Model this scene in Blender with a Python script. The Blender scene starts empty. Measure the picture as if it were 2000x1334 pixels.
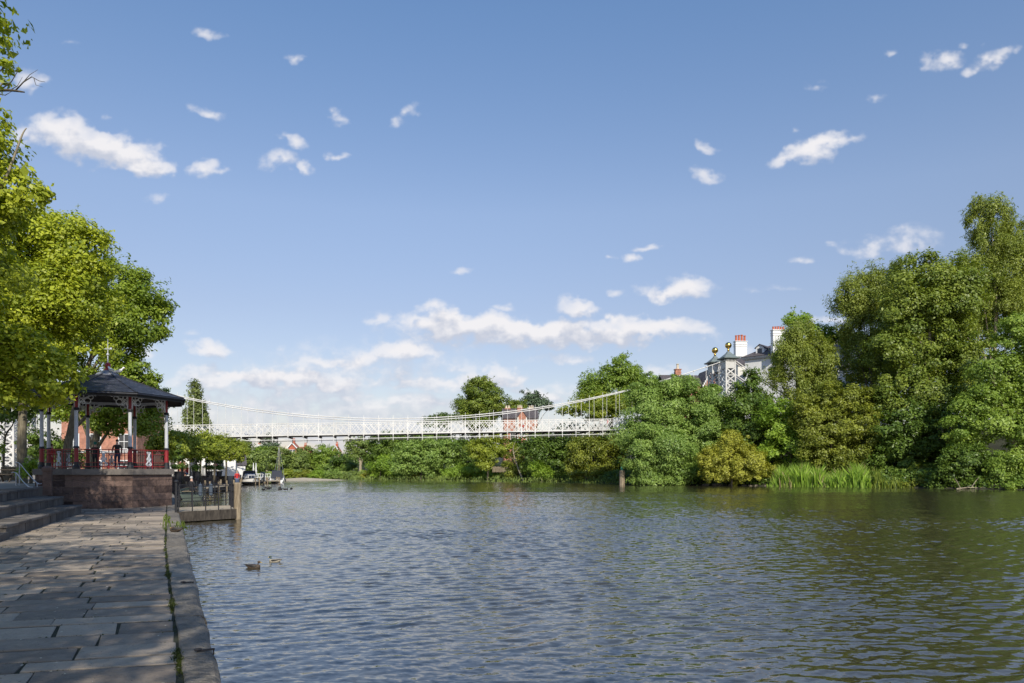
import bpy, math, random
import numpy as np
from mathutils import Vector, Matrix

random.seed(7)
RNG = np.random.default_rng(11)
scene = bpy.context.scene
COL = scene.collection
H_CAM = 1.65            # eye height over the quay (z = 0)
WATER_Z = -0.40
F = 1400.0
R = math.radians


def P(px, py, Y):
    """World point seen at photo pixel (px, py) at distance Y in front of the quay viewpoint."""
    return Vector(((px - 1000.0) / F * Y, Y, H_CAM + (918.0 - py) / F * Y))


def G(px, Y, z=0.0):
    return Vector(((px - 1000.0) / F * Y, Y, z))


# ------------------------------------------------------------------ materials
def new_mat(name):
    m = bpy.data.materials.new(name)
    m.use_nodes = True
    nt = m.node_tree
    return m, nt, nt.nodes, nt.links, nt.nodes['Principled BSDF']


def rgb(c):
    return (c[0], c[1], c[2], 1.0)


def mat_plain(name, col, rough=0.6, metal=0.0, var=0.18, scale=6.0, bump=0.15, spec=0.5, detail=6.0, stain=0.0):
    """Principled surface whose colour wanders with object-space noise, with a little relief."""
    m, nt, N, L, b = new_mat(name)
    tc = N.new('ShaderNodeTexCoord')
    n1 = N.new('ShaderNodeTexNoise'); n1.inputs['Scale'].default_value = scale
    n1.inputs['Detail'].default_value = detail; n1.inputs['Roughness'].default_value = 0.65
    L.new(tc.outputs['Object'], n1.inputs['Vector'])
    cr = N.new('ShaderNodeValToRGB')
    d = [max(0.0, c * (1 - var)) for c in col]; h = [min(1.0, c * (1 + var)) for c in col]
    cr.color_ramp.elements[0].position = 0.3; cr.color_ramp.elements[0].color = rgb(d)
    cr.color_ramp.elements[1].position = 0.7; cr.color_ramp.elements[1].color = rgb(h)
    L.new(n1.outputs['Fac'], cr.inputs['Fac'])
    out = cr.outputs['Color']
    if stain > 0:
        n2 = N.new('ShaderNodeTexNoise'); n2.inputs['Scale'].default_value = scale * 0.23
        n2.inputs['Detail'].default_value = 8.0
        L.new(tc.outputs['Object'], n2.inputs['Vector'])
        r2 = N.new('ShaderNodeValToRGB')
        r2.color_ramp.elements[0].position = 0.52; r2.color_ramp.elements[0].color = (0, 0, 0, 1)
        r2.color_ramp.elements[1].position = 0.68; r2.color_ramp.elements[1].color = (1, 1, 1, 1)
        L.new(n2.outputs['Fac'], r2.inputs['Fac'])
        ml = N.new('ShaderNodeMath'); ml.operation = 'MULTIPLY'; ml.inputs[1].default_value = stain
        L.new(r2.outputs['Color'], ml.inputs[0])
        mx = N.new('ShaderNodeMix'); mx.data_type = 'RGBA'
        L.new(ml.outputs[0], mx.inputs['Factor']); L.new(out, mx.inputs['A'])
        mx.inputs['B'].default_value = rgb([c * 0.35 for c in col])
        out = mx.outputs['Result']
    L.new(out, b.inputs['Base Color'])
    b.inputs['Roughness'].default_value = rough
    b.inputs['Metallic'].default_value = metal
    b.inputs['Specular IOR Level'].default_value = spec
    if bump > 0:
        bp = N.new('ShaderNodeBump'); bp.inputs['Strength'].default_value = bump; bp.inputs['Distance'].default_value = 0.03
        n3 = N.new('ShaderNodeTexNoise'); n3.inputs['Scale'].default_value = scale * 4; n3.inputs['Detail'].default_value = 6.0
        L.new(tc.outputs['Object'], n3.inputs['Vector'])
        L.new(n3.outputs['Fac'], bp.inputs['Height']); L.new(bp.outputs['Normal'], b.inputs['Normal'])
    return m


def mat_tinted(name, colA, colB, rough=0.8, scale=5.0, bump=0.3, fleck=None, fleck_at=0.72, spec=0.3, dist=0.03):
    """Colour runs from A to B with a per-face 'tint' attribute plus noise; for slabs and blocks laid one by one."""
    m, nt, N, L, b = new_mat(name)
    tc = N.new('ShaderNodeTexCoord')
    at = N.new('ShaderNodeAttribute'); at.attribute_name = 'tint'
    n1 = N.new('ShaderNodeTexNoise'); n1.inputs['Scale'].default_value = scale; n1.inputs['Detail'].default_value = 8.0
    n1.inputs['Roughness'].default_value = 0.7
    L.new(tc.outputs['Object'], n1.inputs['Vector'])
    ad = N.new('ShaderNodeMath'); ad.operation = 'MULTIPLY_ADD'; ad.inputs[1].default_value = 1.5; ad.inputs[2].default_value = -0.75
    L.new(n1.outputs['Fac'], ad.inputs[0])
    sm = N.new('ShaderNodeMath'); sm.operation = 'ADD'; sm.use_clamp = True
    L.new(at.outputs['Fac'], sm.inputs[0]); L.new(ad.outputs[0], sm.inputs[1])
    mx = N.new('ShaderNodeMix'); mx.data_type = 'RGBA'
    L.new(sm.outputs[0], mx.inputs['Factor']); mx.inputs['A'].default_value = rgb(colA); mx.inputs['B'].default_value = rgb(colB)
    out = mx.outputs['Result']
    if fleck is not None:
        n2 = N.new('ShaderNodeTexNoise'); n2.inputs['Scale'].default_value = scale * 9; n2.inputs['Detail'].default_value = 3.0
        L.new(tc.outputs['Object'], n2.inputs['Vector'])
        r2 = N.new('ShaderNodeValToRGB')
        r2.color_ramp.elements[0].position = fleck_at; r2.color_ramp.elements[0].color = (0, 0, 0, 1)
        r2.color_ramp.elements[1].position = fleck_at + 0.04; r2.color_ramp.elements[1].color = (1, 1, 1, 1)
        L.new(n2.outputs['Fac'], r2.inputs['Fac'])
        m2 = N.new('ShaderNodeMix'); m2.data_type = 'RGBA'
        L.new(r2.outputs['Color'], m2.inputs['Factor']); L.new(out, m2.inputs['A']); m2.inputs['B'].default_value = rgb(fleck)
        out = m2.outputs['Result']
    L.new(out, b.inputs['Base Color'])
    b.inputs['Roughness'].default_value = rough
    b.inputs['Specular IOR Level'].default_value = spec
    bp = N.new('ShaderNodeBump'); bp.inputs['Strength'].default_value = bump; bp.inputs['Distance'].default_value = dist
    n3 = N.new('ShaderNodeTexNoise'); n3.inputs['Scale'].default_value = scale * 3.5; n3.inputs['Detail'].default_value = 8.0
    L.new(tc.outputs['Object'], n3.inputs['Vector'])
    L.new(n3.outputs['Fac'], bp.inputs['Height']); L.new(bp.outputs['Normal'], b.inputs['Normal'])
    return m


def mat_brick(name, c1, c2, mortar, bw=0.225, bh=0.075, rough=0.85, ms=0.06, vec='xz', bump=0.4, msize=0.012):
    """Courses of bricks or slates over a face; uses generated box coordinates from the object axes."""
    m, nt, N, L, b = new_mat(name)
    tc = N.new('ShaderNodeTexCoord')
    sp = N.new('ShaderNodeSeparateXYZ'); L.new(tc.outputs['Object'], sp.inputs[0])
    ad = N.new('ShaderNodeMath'); ad.operation = 'ADD'
    L.new(sp.outputs['X'], ad.inputs[0]); L.new(sp.outputs['Y'], ad.inputs[1])
    cb = N.new('ShaderNodeCombineXYZ'); L.new(ad.outputs[0], cb.inputs['X']); L.new(sp.outputs['Z'], cb.inputs['Y'])
    br = N.new('ShaderNodeTexBrick')
    br.inputs['Color1'].default_value = rgb(c1); br.inputs['Color2'].default_value = rgb(c2); br.inputs['Mortar'].default_value = rgb(mortar)
    br.inputs['Scale'].default_value = 1.0; br.inputs['Brick Width'].default_value = bw; br.inputs['Row Height'].default_value = bh
    br.inputs['Mortar Size'].default_value = msize; br.inputs['Bias'].default_value = 0.0
    L.new(cb.outputs[0], br.inputs['Vector'])
    n1 = N.new('ShaderNodeTexNoise'); n1.inputs['Scale'].default_value = 2.5; n1.inputs['Detail'].default_value = 8
    L.new(tc.outputs['Object'], n1.inputs['Vector'])
    mr = N.new('ShaderNodeMapRange'); mr.inputs['From Min'].default_value = 0.25; mr.inputs['From Max'].default_value = 0.75
    mr.inputs['To Min'].default_value = 0.65; mr.inputs['To Max'].default_value = 1.25
    L.new(n1.outputs['Fac'], mr.inputs['Value'])
    mx = N.new('ShaderNodeMix'); mx.data_type = 'RGBA'; mx.blend_type = 'MULTIPLY'; mx.inputs['Factor'].default_value = 1.0
    L.new(br.outputs['Color'], mx.inputs['A']); L.new(mr.outputs['Result'], mx.inputs['B'])
    L.new(mx.outputs['Result'], b.inputs['Base Color'])
    b.inputs['Roughness'].default_value = rough
    b.inputs['Specular IOR Level'].default_value = 0.25
    bp = N.new('ShaderNodeBump'); bp.inputs['Strength'].default_value = bump; bp.inputs['Distance'].default_value = 0.02; bp.invert = True
    L.new(br.outputs['Fac'], bp.inputs['Height']); L.new(bp.outputs['Normal'], b.inputs['Normal'])
    return m


def mat_leaf(name, dark, light, trans=0.28, gloss=0.35, tcol=None):
    """Leaves: each leaf has its own green between two natural tones ('tint'), lets some light through."""
    m, nt, N, L, b = new_mat(name)
    at = N.new('ShaderNodeAttribute'); at.attribute_name = 'tint'
    mx = N.new('ShaderNodeMix'); mx.data_type = 'RGBA'
    L.new(at.outputs['Fac'], mx.inputs['Factor']); mx.inputs['A'].default_value = rgb(dark); mx.inputs['B'].default_value = rgb(light)
    L.new(mx.outputs['Result'], b.inputs['Base Color'])
    b.inputs['Roughness'].default_value = 0.45
    b.inputs['Specular IOR Level'].default_value = gloss
    tr = N.new('ShaderNodeBsdfTranslucent')
    hs = N.new('ShaderNodeMix'); hs.data_type = 'RGBA'; hs.blend_type = 'MULTIPLY'; hs.inputs['Factor'].default_value = 1.0
    L.new(mx.outputs['Result'], hs.inputs['A']); hs.inputs['B'].default_value = rgb(tcol or (1.7, 1.7, 0.6))
    L.new(hs.outputs['Result'], tr.inputs['Color'])
    ms = N.new('ShaderNodeMixShader'); ms.inputs[0].default_value = trans
    L.new(b.outputs[0], ms.inputs[1]); L.new(tr.outputs[0], ms.inputs[2])
    out = [n for n in N if n.type == 'OUTPUT_MATERIAL'][0]
    L.new(ms.outputs[0], out.inputs['Surface'])
    return m


def mat_bark(name, c1, c2):
    m, nt, N, L, b = new_mat(name)
    tc = N.new('ShaderNodeTexCoord')
    mp = N.new('ShaderNodeMapping'); mp.inputs['Scale'].default_value = (7, 7, 1.6)
    L.new(tc.outputs['Object'], mp.inputs['Vector'])
    n1 = N.new('ShaderNodeTexNoise'); n1.inputs['Scale'].default_value = 1.4; n1.inputs['Detail'].default_value = 8; n1.inputs['Roughness'].default_value = 0.7
    L.new(mp.outputs[0], n1.inputs['Vector'])
    cr = N.new('ShaderNodeValToRGB')
    cr.color_ramp.elements[0].position = 0.35; cr.color_ramp.elements[0].color = rgb(c1)
    cr.color_ramp.elements[1].position = 0.65; cr.color_ramp.elements[1].color = rgb(c2)
    L.new(n1.outputs['Fac'], cr.inputs['Fac']); L.new(cr.outputs['Color'], b.inputs['Base Color'])
    b.inputs['Roughness'].default_value = 0.9; b.inputs['Specular IOR Level'].default_value = 0.15
    bp = N.new('ShaderNodeBump'); bp.inputs['Strength'].default_value = 0.7; bp.inputs['Distance'].default_value = 0.05
    L.new(n1.outputs['Fac'], bp.inputs['Height']); L.new(bp.outputs['Normal'], b.inputs['Normal'])
    return m


M = {}
M['white_paint'] = mat_plain('white_paint', (0.74, 0.74, 0.725), 0.45, var=0.06, scale=3, bump=0.05)
M['bridge_paint'] = mat_plain('bridge_paint', (0.62, 0.61, 0.585), 0.45, var=0.12, scale=1.2, bump=0.05, stain=0.4)
M['white_render'] = mat_plain('white_render', (0.74, 0.735, 0.71), 0.8, var=0.07, scale=0.8, bump=0.2, stain=0.12)
M['cream_render'] = mat_plain('cream_render', (0.67, 0.655, 0.60), 0.8, var=0.08, scale=0.8, bump=0.2, stain=0.15)
M['grey_render'] = mat_plain('grey_render', (0.55, 0.56, 0.57), 0.8, var=0.06, scale=1.0, bump=0.1)
M['brick'] = mat_brick('orange_brick', (0.52, 0.15, 0.065), (0.36, 0.095, 0.045), (0.42, 0.36, 0.30))
M['far_brick'] = mat_plain('red_brick', (0.42, 0.12, 0.07), 0.85, var=0.22, scale=2.0, bump=0.1)
M['slate'] = mat_brick('slate', (0.055, 0.058, 0.075), (0.030, 0.033, 0.045), (0.014, 0.014, 0.018), bw=0.30, bh=0.10, rough=0.5, msize=0.010)
M['house_slate'] = mat_brick('house_slate', (0.13, 0.11, 0.11), (0.085, 0.078, 0.085), (0.04, 0.04, 0.04), bw=0.4, bh=0.16, rough=0.7)
M['red_tile'] = mat_plain('red_tile', (0.33, 0.13, 0.09), 0.8, var=0.25, scale=2.0)
M['lead'] = mat_plain('lead', (0.24, 0.25, 0.27), 0.55, var=0.2, scale=8, metal=0.2)
M['verdigris'] = mat_plain('grey_green_lead', (0.15, 0.185, 0.185), 0.55, var=0.2, scale=3)
M['gold'] = mat_plain('gilded_metal', (0.80, 0.50, 0.13), 0.24, metal=1.0, var=0.10, scale=4, bump=0.03)
M['red_paint'] = mat_plain('dark_red_paint', (0.27, 0.018, 0.024), 0.4, var=0.18, scale=7, bump=0.05)
M['silver_paint'] = mat_plain('silver_paint', (0.52, 0.54, 0.57), 0.4, var=0.08, scale=7, bump=0.05)
M['black_paint'] = mat_plain('black_paint', (0.018, 0.018, 0.022), 0.45, var=0.3, scale=9, bump=0.05)
M['iron'] = mat_plain('rusty_iron', (0.045, 0.040, 0.040), 0.65, var=0.45, scale=14, metal=0.4, bump=0.4)
M['glass'] = mat_plain('window_glass', (0.03, 0.035, 0.045), 0.06, var=0.1, scale=2, bump=0.0, spec=0.8)
M['pot_clay'] = mat_plain('terracotta', (0.48, 0.13, 0.06), 0.8, var=0.2, scale=6)
M['buff_clay'] = mat_plain('buff_clay', (0.58, 0.50, 0.38), 0.8, var=0.15, scale=6)
M['wood_grey'] = mat_bark('weathered_wood', (0.16, 0.125, 0.085), (0.33, 0.27, 0.19))
M['wood_dark'] = mat_bark('dark_wet_wood', (0.035, 0.03, 0.026), (0.10, 0.085, 0.07))
M['wood_pale'] = mat_bark('pale_planks', (0.32, 0.27, 0.20), (0.48, 0.42, 0.33))
M['concrete'] = mat_plain('grey_concrete', (0.24, 0.225, 0.20), 0.85, var=0.25, scale=3, bump=0.35, stain=0.5)
M['rubble'] = mat_plain('muddy_stone', (0.15, 0.125, 0.095), 0.9, var=0.5, scale=2.0, bump=0.5, stain=0.5)
M['deck_edge'] = mat_plain('deck_timber', (0.10, 0.088, 0.08), 0.8, var=0.3, scale=3)
M['kerb'] = mat_tinted('kerb_stone', (0.10, 0.09, 0.078), (0.34, 0.30, 0.25), 0.9, 6.0, 1.0, fleck=(0.34, 0.32, 0.28), fleck_at=0.66, dist=0.05)
M['flag'] = mat_tinted('flagstone', (0.175, 0.145, 0.118), (0.42, 0.345, 0.268), 0.75, 4.2, 0.6, fleck=(0.07, 0.065, 0.06), fleck_at=0.665)
M['step_stone'] = mat_tinted('step_stone', (0.085, 0.075, 0.068), (0.20, 0.175, 0.155), 0.85, 3.0, 0.5)
M['sandstone'] = mat_tinted('red_sandstone', (0.060, 0.040, 0.036), (0.20, 0.135, 0.110), 0.9, 2.2, 0.8, fleck=(0.05, 0.035, 0.03), fleck_at=0.68, dist=0.05)
M['mortar'] = mat_plain('mortar', (0.27, 0.235, 0.21), 0.95, var=0.35, scale=4, bump=0.3)
M['joint_soil'] = mat_plain('joint_soil', (0.024, 0.027, 0.013), 0.95, var=0.5, scale=5, bump=0.5)
M['gravel_path'] = mat_plain('terrace_paving', (0.24, 0.215, 0.185), 0.9, var=0.25, scale=2, bump=0.3)
M['bank_soil'] = mat_plain('bank_soil', (0.028, 0.030, 0.014), 0.95, var=0.45, scale=0.35, bump=0.4)
M['sand'] = mat_plain('river_sand', (0.42, 0.36, 0.26), 0.9, var=0.15, scale=1.0)
M['bark_grey'] = mat_bark('grey_bark', (0.085, 0.07, 0.048), (0.23, 0.20, 0.14))
M['bark_dark'] = mat_bark('dark_bark', (0.045, 0.038, 0.028), (0.13, 0.11, 0.08))
M['bark_pale'] = mat_bark('pale_bark', (0.20, 0.17, 0.12), (0.42, 0.36, 0.26))
M['hull_white'] = mat_plain('white_hull', (0.74, 0.74, 0.73), 0.25, var=0.05, scale=2, bump=0.0)
M['hull_green'] = mat_plain('green_grey_hull', (0.055, 0.075, 0.062), 0.4, var=0.25, scale=3, bump=0.05)
M['blue_plastic'] = mat_plain('blue_grey_plastic', (0.06, 0.08, 0.11), 0.5, var=0.12, scale=5, bump=0.03)
M['green_glass'] = mat_plain('green_lens', (0.01, 0.20, 0.13), 0.2, var=0.1, scale=5, bump=0.0)
M['canvas_dark'] = mat_plain('dark_canvas', (0.025, 0.03, 0.045), 0.8, var=0.2, scale=4)
M['weed'] = mat_leaf('weed_leaf', (0.06, 0.09, 0.015), (0.15, 0.20, 0.03))
M['moss'] = mat_leaf('moss_leaf', (0.03, 0.042, 0.01), (0.085, 0.105, 0.02), trans=0.15)
M['feather_white'] = mat_plain('white_feathers', (0.80, 0.79, 0.76), 0.7, var=0.05, scale=20, bump=0.1)
M['feather_grey'] = mat_plain('grey_feathers', (0.36, 0.38, 0.41), 0.7, var=0.12, scale=25, bump=0.1)
M['feather_brown'] = mat_plain('mottled_brown_feathers', (0.065, 0.045, 0.030), 0.7, var=0.6, scale=30, bump=0.2)
M['feather_dark'] = mat_plain('dark_feathers', (0.022, 0.020, 0.018), 0.5, var=0.35, scale=25, bump=0.1)
M['feather_green'] = mat_plain('bottle_green_feathers', (0.010, 0.035, 0.022), 0.3, var=0.3, scale=20, bump=0.05)
M['feather_cream'] = mat_plain('cream_feathers', (0.36, 0.32, 0.25), 0.7, var=0.3, scale=20, bump=0.1)
M['bill'] = mat_plain('yellow_bill', (0.48, 0.33, 0.06), 0.45, var=0.12, scale=20, bump=0.0)
M['skin'] = mat_plain('skin', (0.52, 0.32, 0.24), 0.5, var=0.06, scale=10, bump=0.0)


# ------------------------------------------------------------------ mesh builder
def onb(n):
    n = Vector(n).normalized()
    a = Vector((0, 0, 1)) if abs(n.z) < 0.9 else Vector((1, 0, 0))
    u = n.cross(a).normalized()
    return u, n.cross(u).normalized(), n


class MB:
    def __init__(self):
        self.v, self.f, self.t, self.mi, self.tint, self.slot = [], [], [], [], 0.5, 0

    def face(self, idx):
        self.f.append(tuple(idx)); self.t.append(self.tint); self.mi.append(self.slot)

    def verts(self, pts):
        i = len(self.v); self.v.extend([tuple(p) for p in pts]); return i

    def hexa(self, b4, t4):
        """box from 4 bottom corners and 4 top corners (both counter-clockwise from above)"""
        i = self.verts(list(b4) + list(t4))
        self.face((i + 3, i + 2, i + 1, i)); self.face((i + 4, i + 5, i + 6, i + 7))
        for k in range(4):
            a, b = k, (k + 1) % 4
            self.face((i + a, i + b, i + 4 + b, i + 4 + a))

    def box(self, c, s, rz=0.0, taper=1.0):
        c = Vector(c); cs, sn = math.cos(rz), math.sin(rz)
        x, y, z = s[0] / 2, s[1] / 2, s[2] / 2
        q = [(-x, -y), (x, -y), (x, y), (-x, y)]
        rot = lambda p, k: (c.x + (p[0] * cs - p[1] * sn) * k, c.y + (p[0] * sn + p[1] * cs) * k)
        self.hexa([(*rot(p, 1), c.z - z) for p in q], [(*rot(p, taper), c.z + z) for p in q])

    def obox(self, o, ax, ay, az, s):
        """box on an oriented frame, centred at o"""
        o, ax, ay, az = Vector(o), Vector(ax), Vector(ay), Vector(az)
        x, y, z = ax * s[0] / 2, ay * s[1] / 2, az * s[2] / 2
        b = [o - x - y - z, o + x - y - z, o + x + y - z, o - x + y - z]
        self.hexa(b, [p + 2 * z for p in b])

    def bar(self, a, b, w, d=None, side=None):
        """square bar between two points"""
        a, b = Vector(a), Vector(b); n = b - a; l = n.length
        if l < 1e-6: return
        if side is None: u, v, n = onb(n)
        else:
            n = n.normalized(); v = Vector(side).normalized(); u = v.cross(n).normalized()
        self.obox((a + b) / 2, u, v, n, (w, d or w, l))

    def tube(self, pts, rad, seg=8, cap=True):
        pts = [Vector(p) for p in pts]
        if not hasattr(rad, '__len__'): rad = [rad] * len(pts)
        rings = []; u0 = None
        for k, p in enumerate(pts):
            n = (pts[min(k + 1, len(pts) - 1)] - pts[max(k - 1, 0)]).normalized()
            if u0 is None: u, v, _ = onb(n)
            else:
                u = u0 - n * u0.dot(n)
                if u.length < 1e-5: u, v, _ = onb(n)
                u = u.normalized(); v = n.cross(u)
            u0 = u
            rings.append(self.verts([p + (u * math.cos(2 * math.pi * s / seg) + v * math.sin(2 * math.pi * s / seg)) * rad[k] for s in range(seg)]))
        for a, b in zip(rings[:-1], rings[1:]):
            for s in range(seg):
                t = (s + 1) % seg
                self.face((a + s, a + t, b + t, b + s))
        if cap:
            self.face([rings[0] + s for s in reversed(range(seg))]); self.face([rings[-1] + s for s in range(seg)])

    def lathe(self, c, prof, seg=12, rot=0.0):
        """prof: list of (radius, z) bottom to top"""
        c = Vector(c); rings = []
        for r, z in prof:
            rings.append(self.verts([(c.x + r * math.cos(rot + 2 * math.pi * s / seg), c.y + r * math.sin(rot + 2 * math.pi * s / seg), c.z + z) for s in range(seg)]))
        for a, b in zip(rings[:-1], rings[1:]):
            for s in range(seg):
                t = (s + 1) % seg
                self.face((a + s, a + t, b + t, b + s))
        self.face([rings[0] + s for s in reversed(range(seg))]); self.face([rings[-1] + s for s in range(seg)])

    def ball(self, c, r, seg=16, rings=9, sq=(1, 1, 1)):
        c = Vector(c); ids = []
        for k in range(1, rings):
            th = math.pi * k / rings
            ids.append(self.verts([(c.x + r * sq[0] * math.sin(th) * math.cos(2 * math.pi * s / seg), c.y + r * sq[1] * math.sin(th) * math.sin(2 * math.pi * s / seg), c.z - r * sq[2] * math.cos(th)) for s in range(seg)]))
        bt = self.verts([(c.x, c.y, c.z - r * sq[2])]); tp = self.verts([(c.x, c.y, c.z + r * sq[2])])
        for a, b in zip(ids[:-1], ids[1:]):
            for s in range(seg):
                t = (s + 1) % seg
                self.face((a + s, a + t, b + t, b + s))
        for s in range(seg):
            t = (s + 1) % seg
            self.face((bt, ids[0] + t, ids[0] + s)); self.face((tp, ids[-1] + s, ids[-1] + t))

    def loft(self, rings, close=True):
        """rings: equal-length lists of points"""
        ids = [self.verts(r) for r in rings]; n = len(rings[0])
        for a, b in zip(ids[:-1], ids[1:]):
            for s in range(n):
                t = (s + 1) % n
                self.face((a + s, a + t, b + t, b + s))
        if close:
            self.face([ids[0] + s for s in reversed(range(n))]); self.face([ids[-1] + s for s in range(n)])

    def prism(self, poly, z0, z1):
        n = len(poly)
        a = self.verts([(p[0], p[1], z0) for p in poly]); b = self.verts([(p[0], p[1], z1) for p in poly])
        self.face([a + s for s in reversed(range(n))]); self.face([b + s for s in range(n)])
        for s in range(n):
            t = (s + 1) % n
            self.face((a + s, a + t, b + t, b + s))

    def build(self, name, mat, parent=None, smooth=False, auto=False):
        off = Vector((0, 0, 0)); p = parent
        while p is not None:
            off += Vector(p.location); p = p.parent
        me = bpy.data.meshes.new(name)
        me.from_pydata([(v[0] - off.x, v[1] - off.y, v[2] - off.z) for v in self.v], [], self.f)
        mats = mat if isinstance(mat, (list, tuple)) else [mat]
        for m in mats: me.materials.append(m)
        if len(mats) > 1: me.polygons.foreach_set('material_index', self.mi)
        a = me.attributes.new('tint', 'FLOAT', 'FACE'); a.data.foreach_set('value', np.array(self.t, dtype=np.float32))
        if smooth: me.polygons.foreach_set('use_smooth', [True] * len(me.polygons))
        me.update()
        o = bpy.data.objects.new(name, me); COL.objects.link(o)
        if parent is not None: o.parent = parent
        return o


def tag(o, label=None, cat=None, group=None, kind=None):
    if label: o['label'] = label
    if cat: o['category'] = cat
    if group: o['group'] = group
    if kind: o['kind'] = kind
    return o


def thing(name, label, cat, loc=(0, 0, 0), group=None):
    o = bpy.data.objects.new(name, None); COL.objects.link(o)
    o.location = loc; o.empty_display_size = 0.2
    return tag(o, label, cat, group)


def struct(o, label=None):
    return tag(o, label, None, None, 'structure')


def copy_thing(root, loc, label=None, rz=None, scale=None):
    """A copy of a thing with copies of its parts and sub-parts."""
    r = root.copy(); COL.objects.link(r); r.location = loc
    if rz is not None: r.rotation_euler = (0, 0, rz)
    if scale is not None: r.scale = (scale,) * 3
    if label: r['label'] = label
    for ch in list(root.children):
        c = ch.copy(); COL.objects.link(c); c.parent = r
        for g in list(ch.children):
            d = g.copy(); COL.objects.link(d); d.parent = c
    return r


def smooth_path(pts, n=6):
    """Catmull-Rom through points"""
    pts = [Vector(p) for p in pts]; out = []
    for k in range(len(pts) - 1):
        p0, p1, p2, p3 = pts[max(k - 1, 0)], pts[k], pts[k + 1], pts[min(k + 2, len(pts) - 1)]
        for s in range(n):
            t = s / n
            out.append(0.5 * ((2 * p1) + (p2 - p0) * t + (2 * p0 - 5 * p1 + 4 * p2 - p3) * t * t + (3 * p1 - p0 - 3 * p2 + p3) * t ** 3))
    out.append(pts[-1])
    return out
# ------------------------------------------------------------------ world: sky and sun
SUN_EL, SUN_AZ_RIGHT = 37.0, 14.0       # the sun stands behind the viewpoint, a little to the right
sun_dir = Vector((math.sin(R(SUN_AZ_RIGHT)) * math.cos(R(SUN_EL)), -math.cos(R(SUN_AZ_RIGHT)) * math.cos(R(SUN_EL)), math.sin(R(SUN_EL))))

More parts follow.
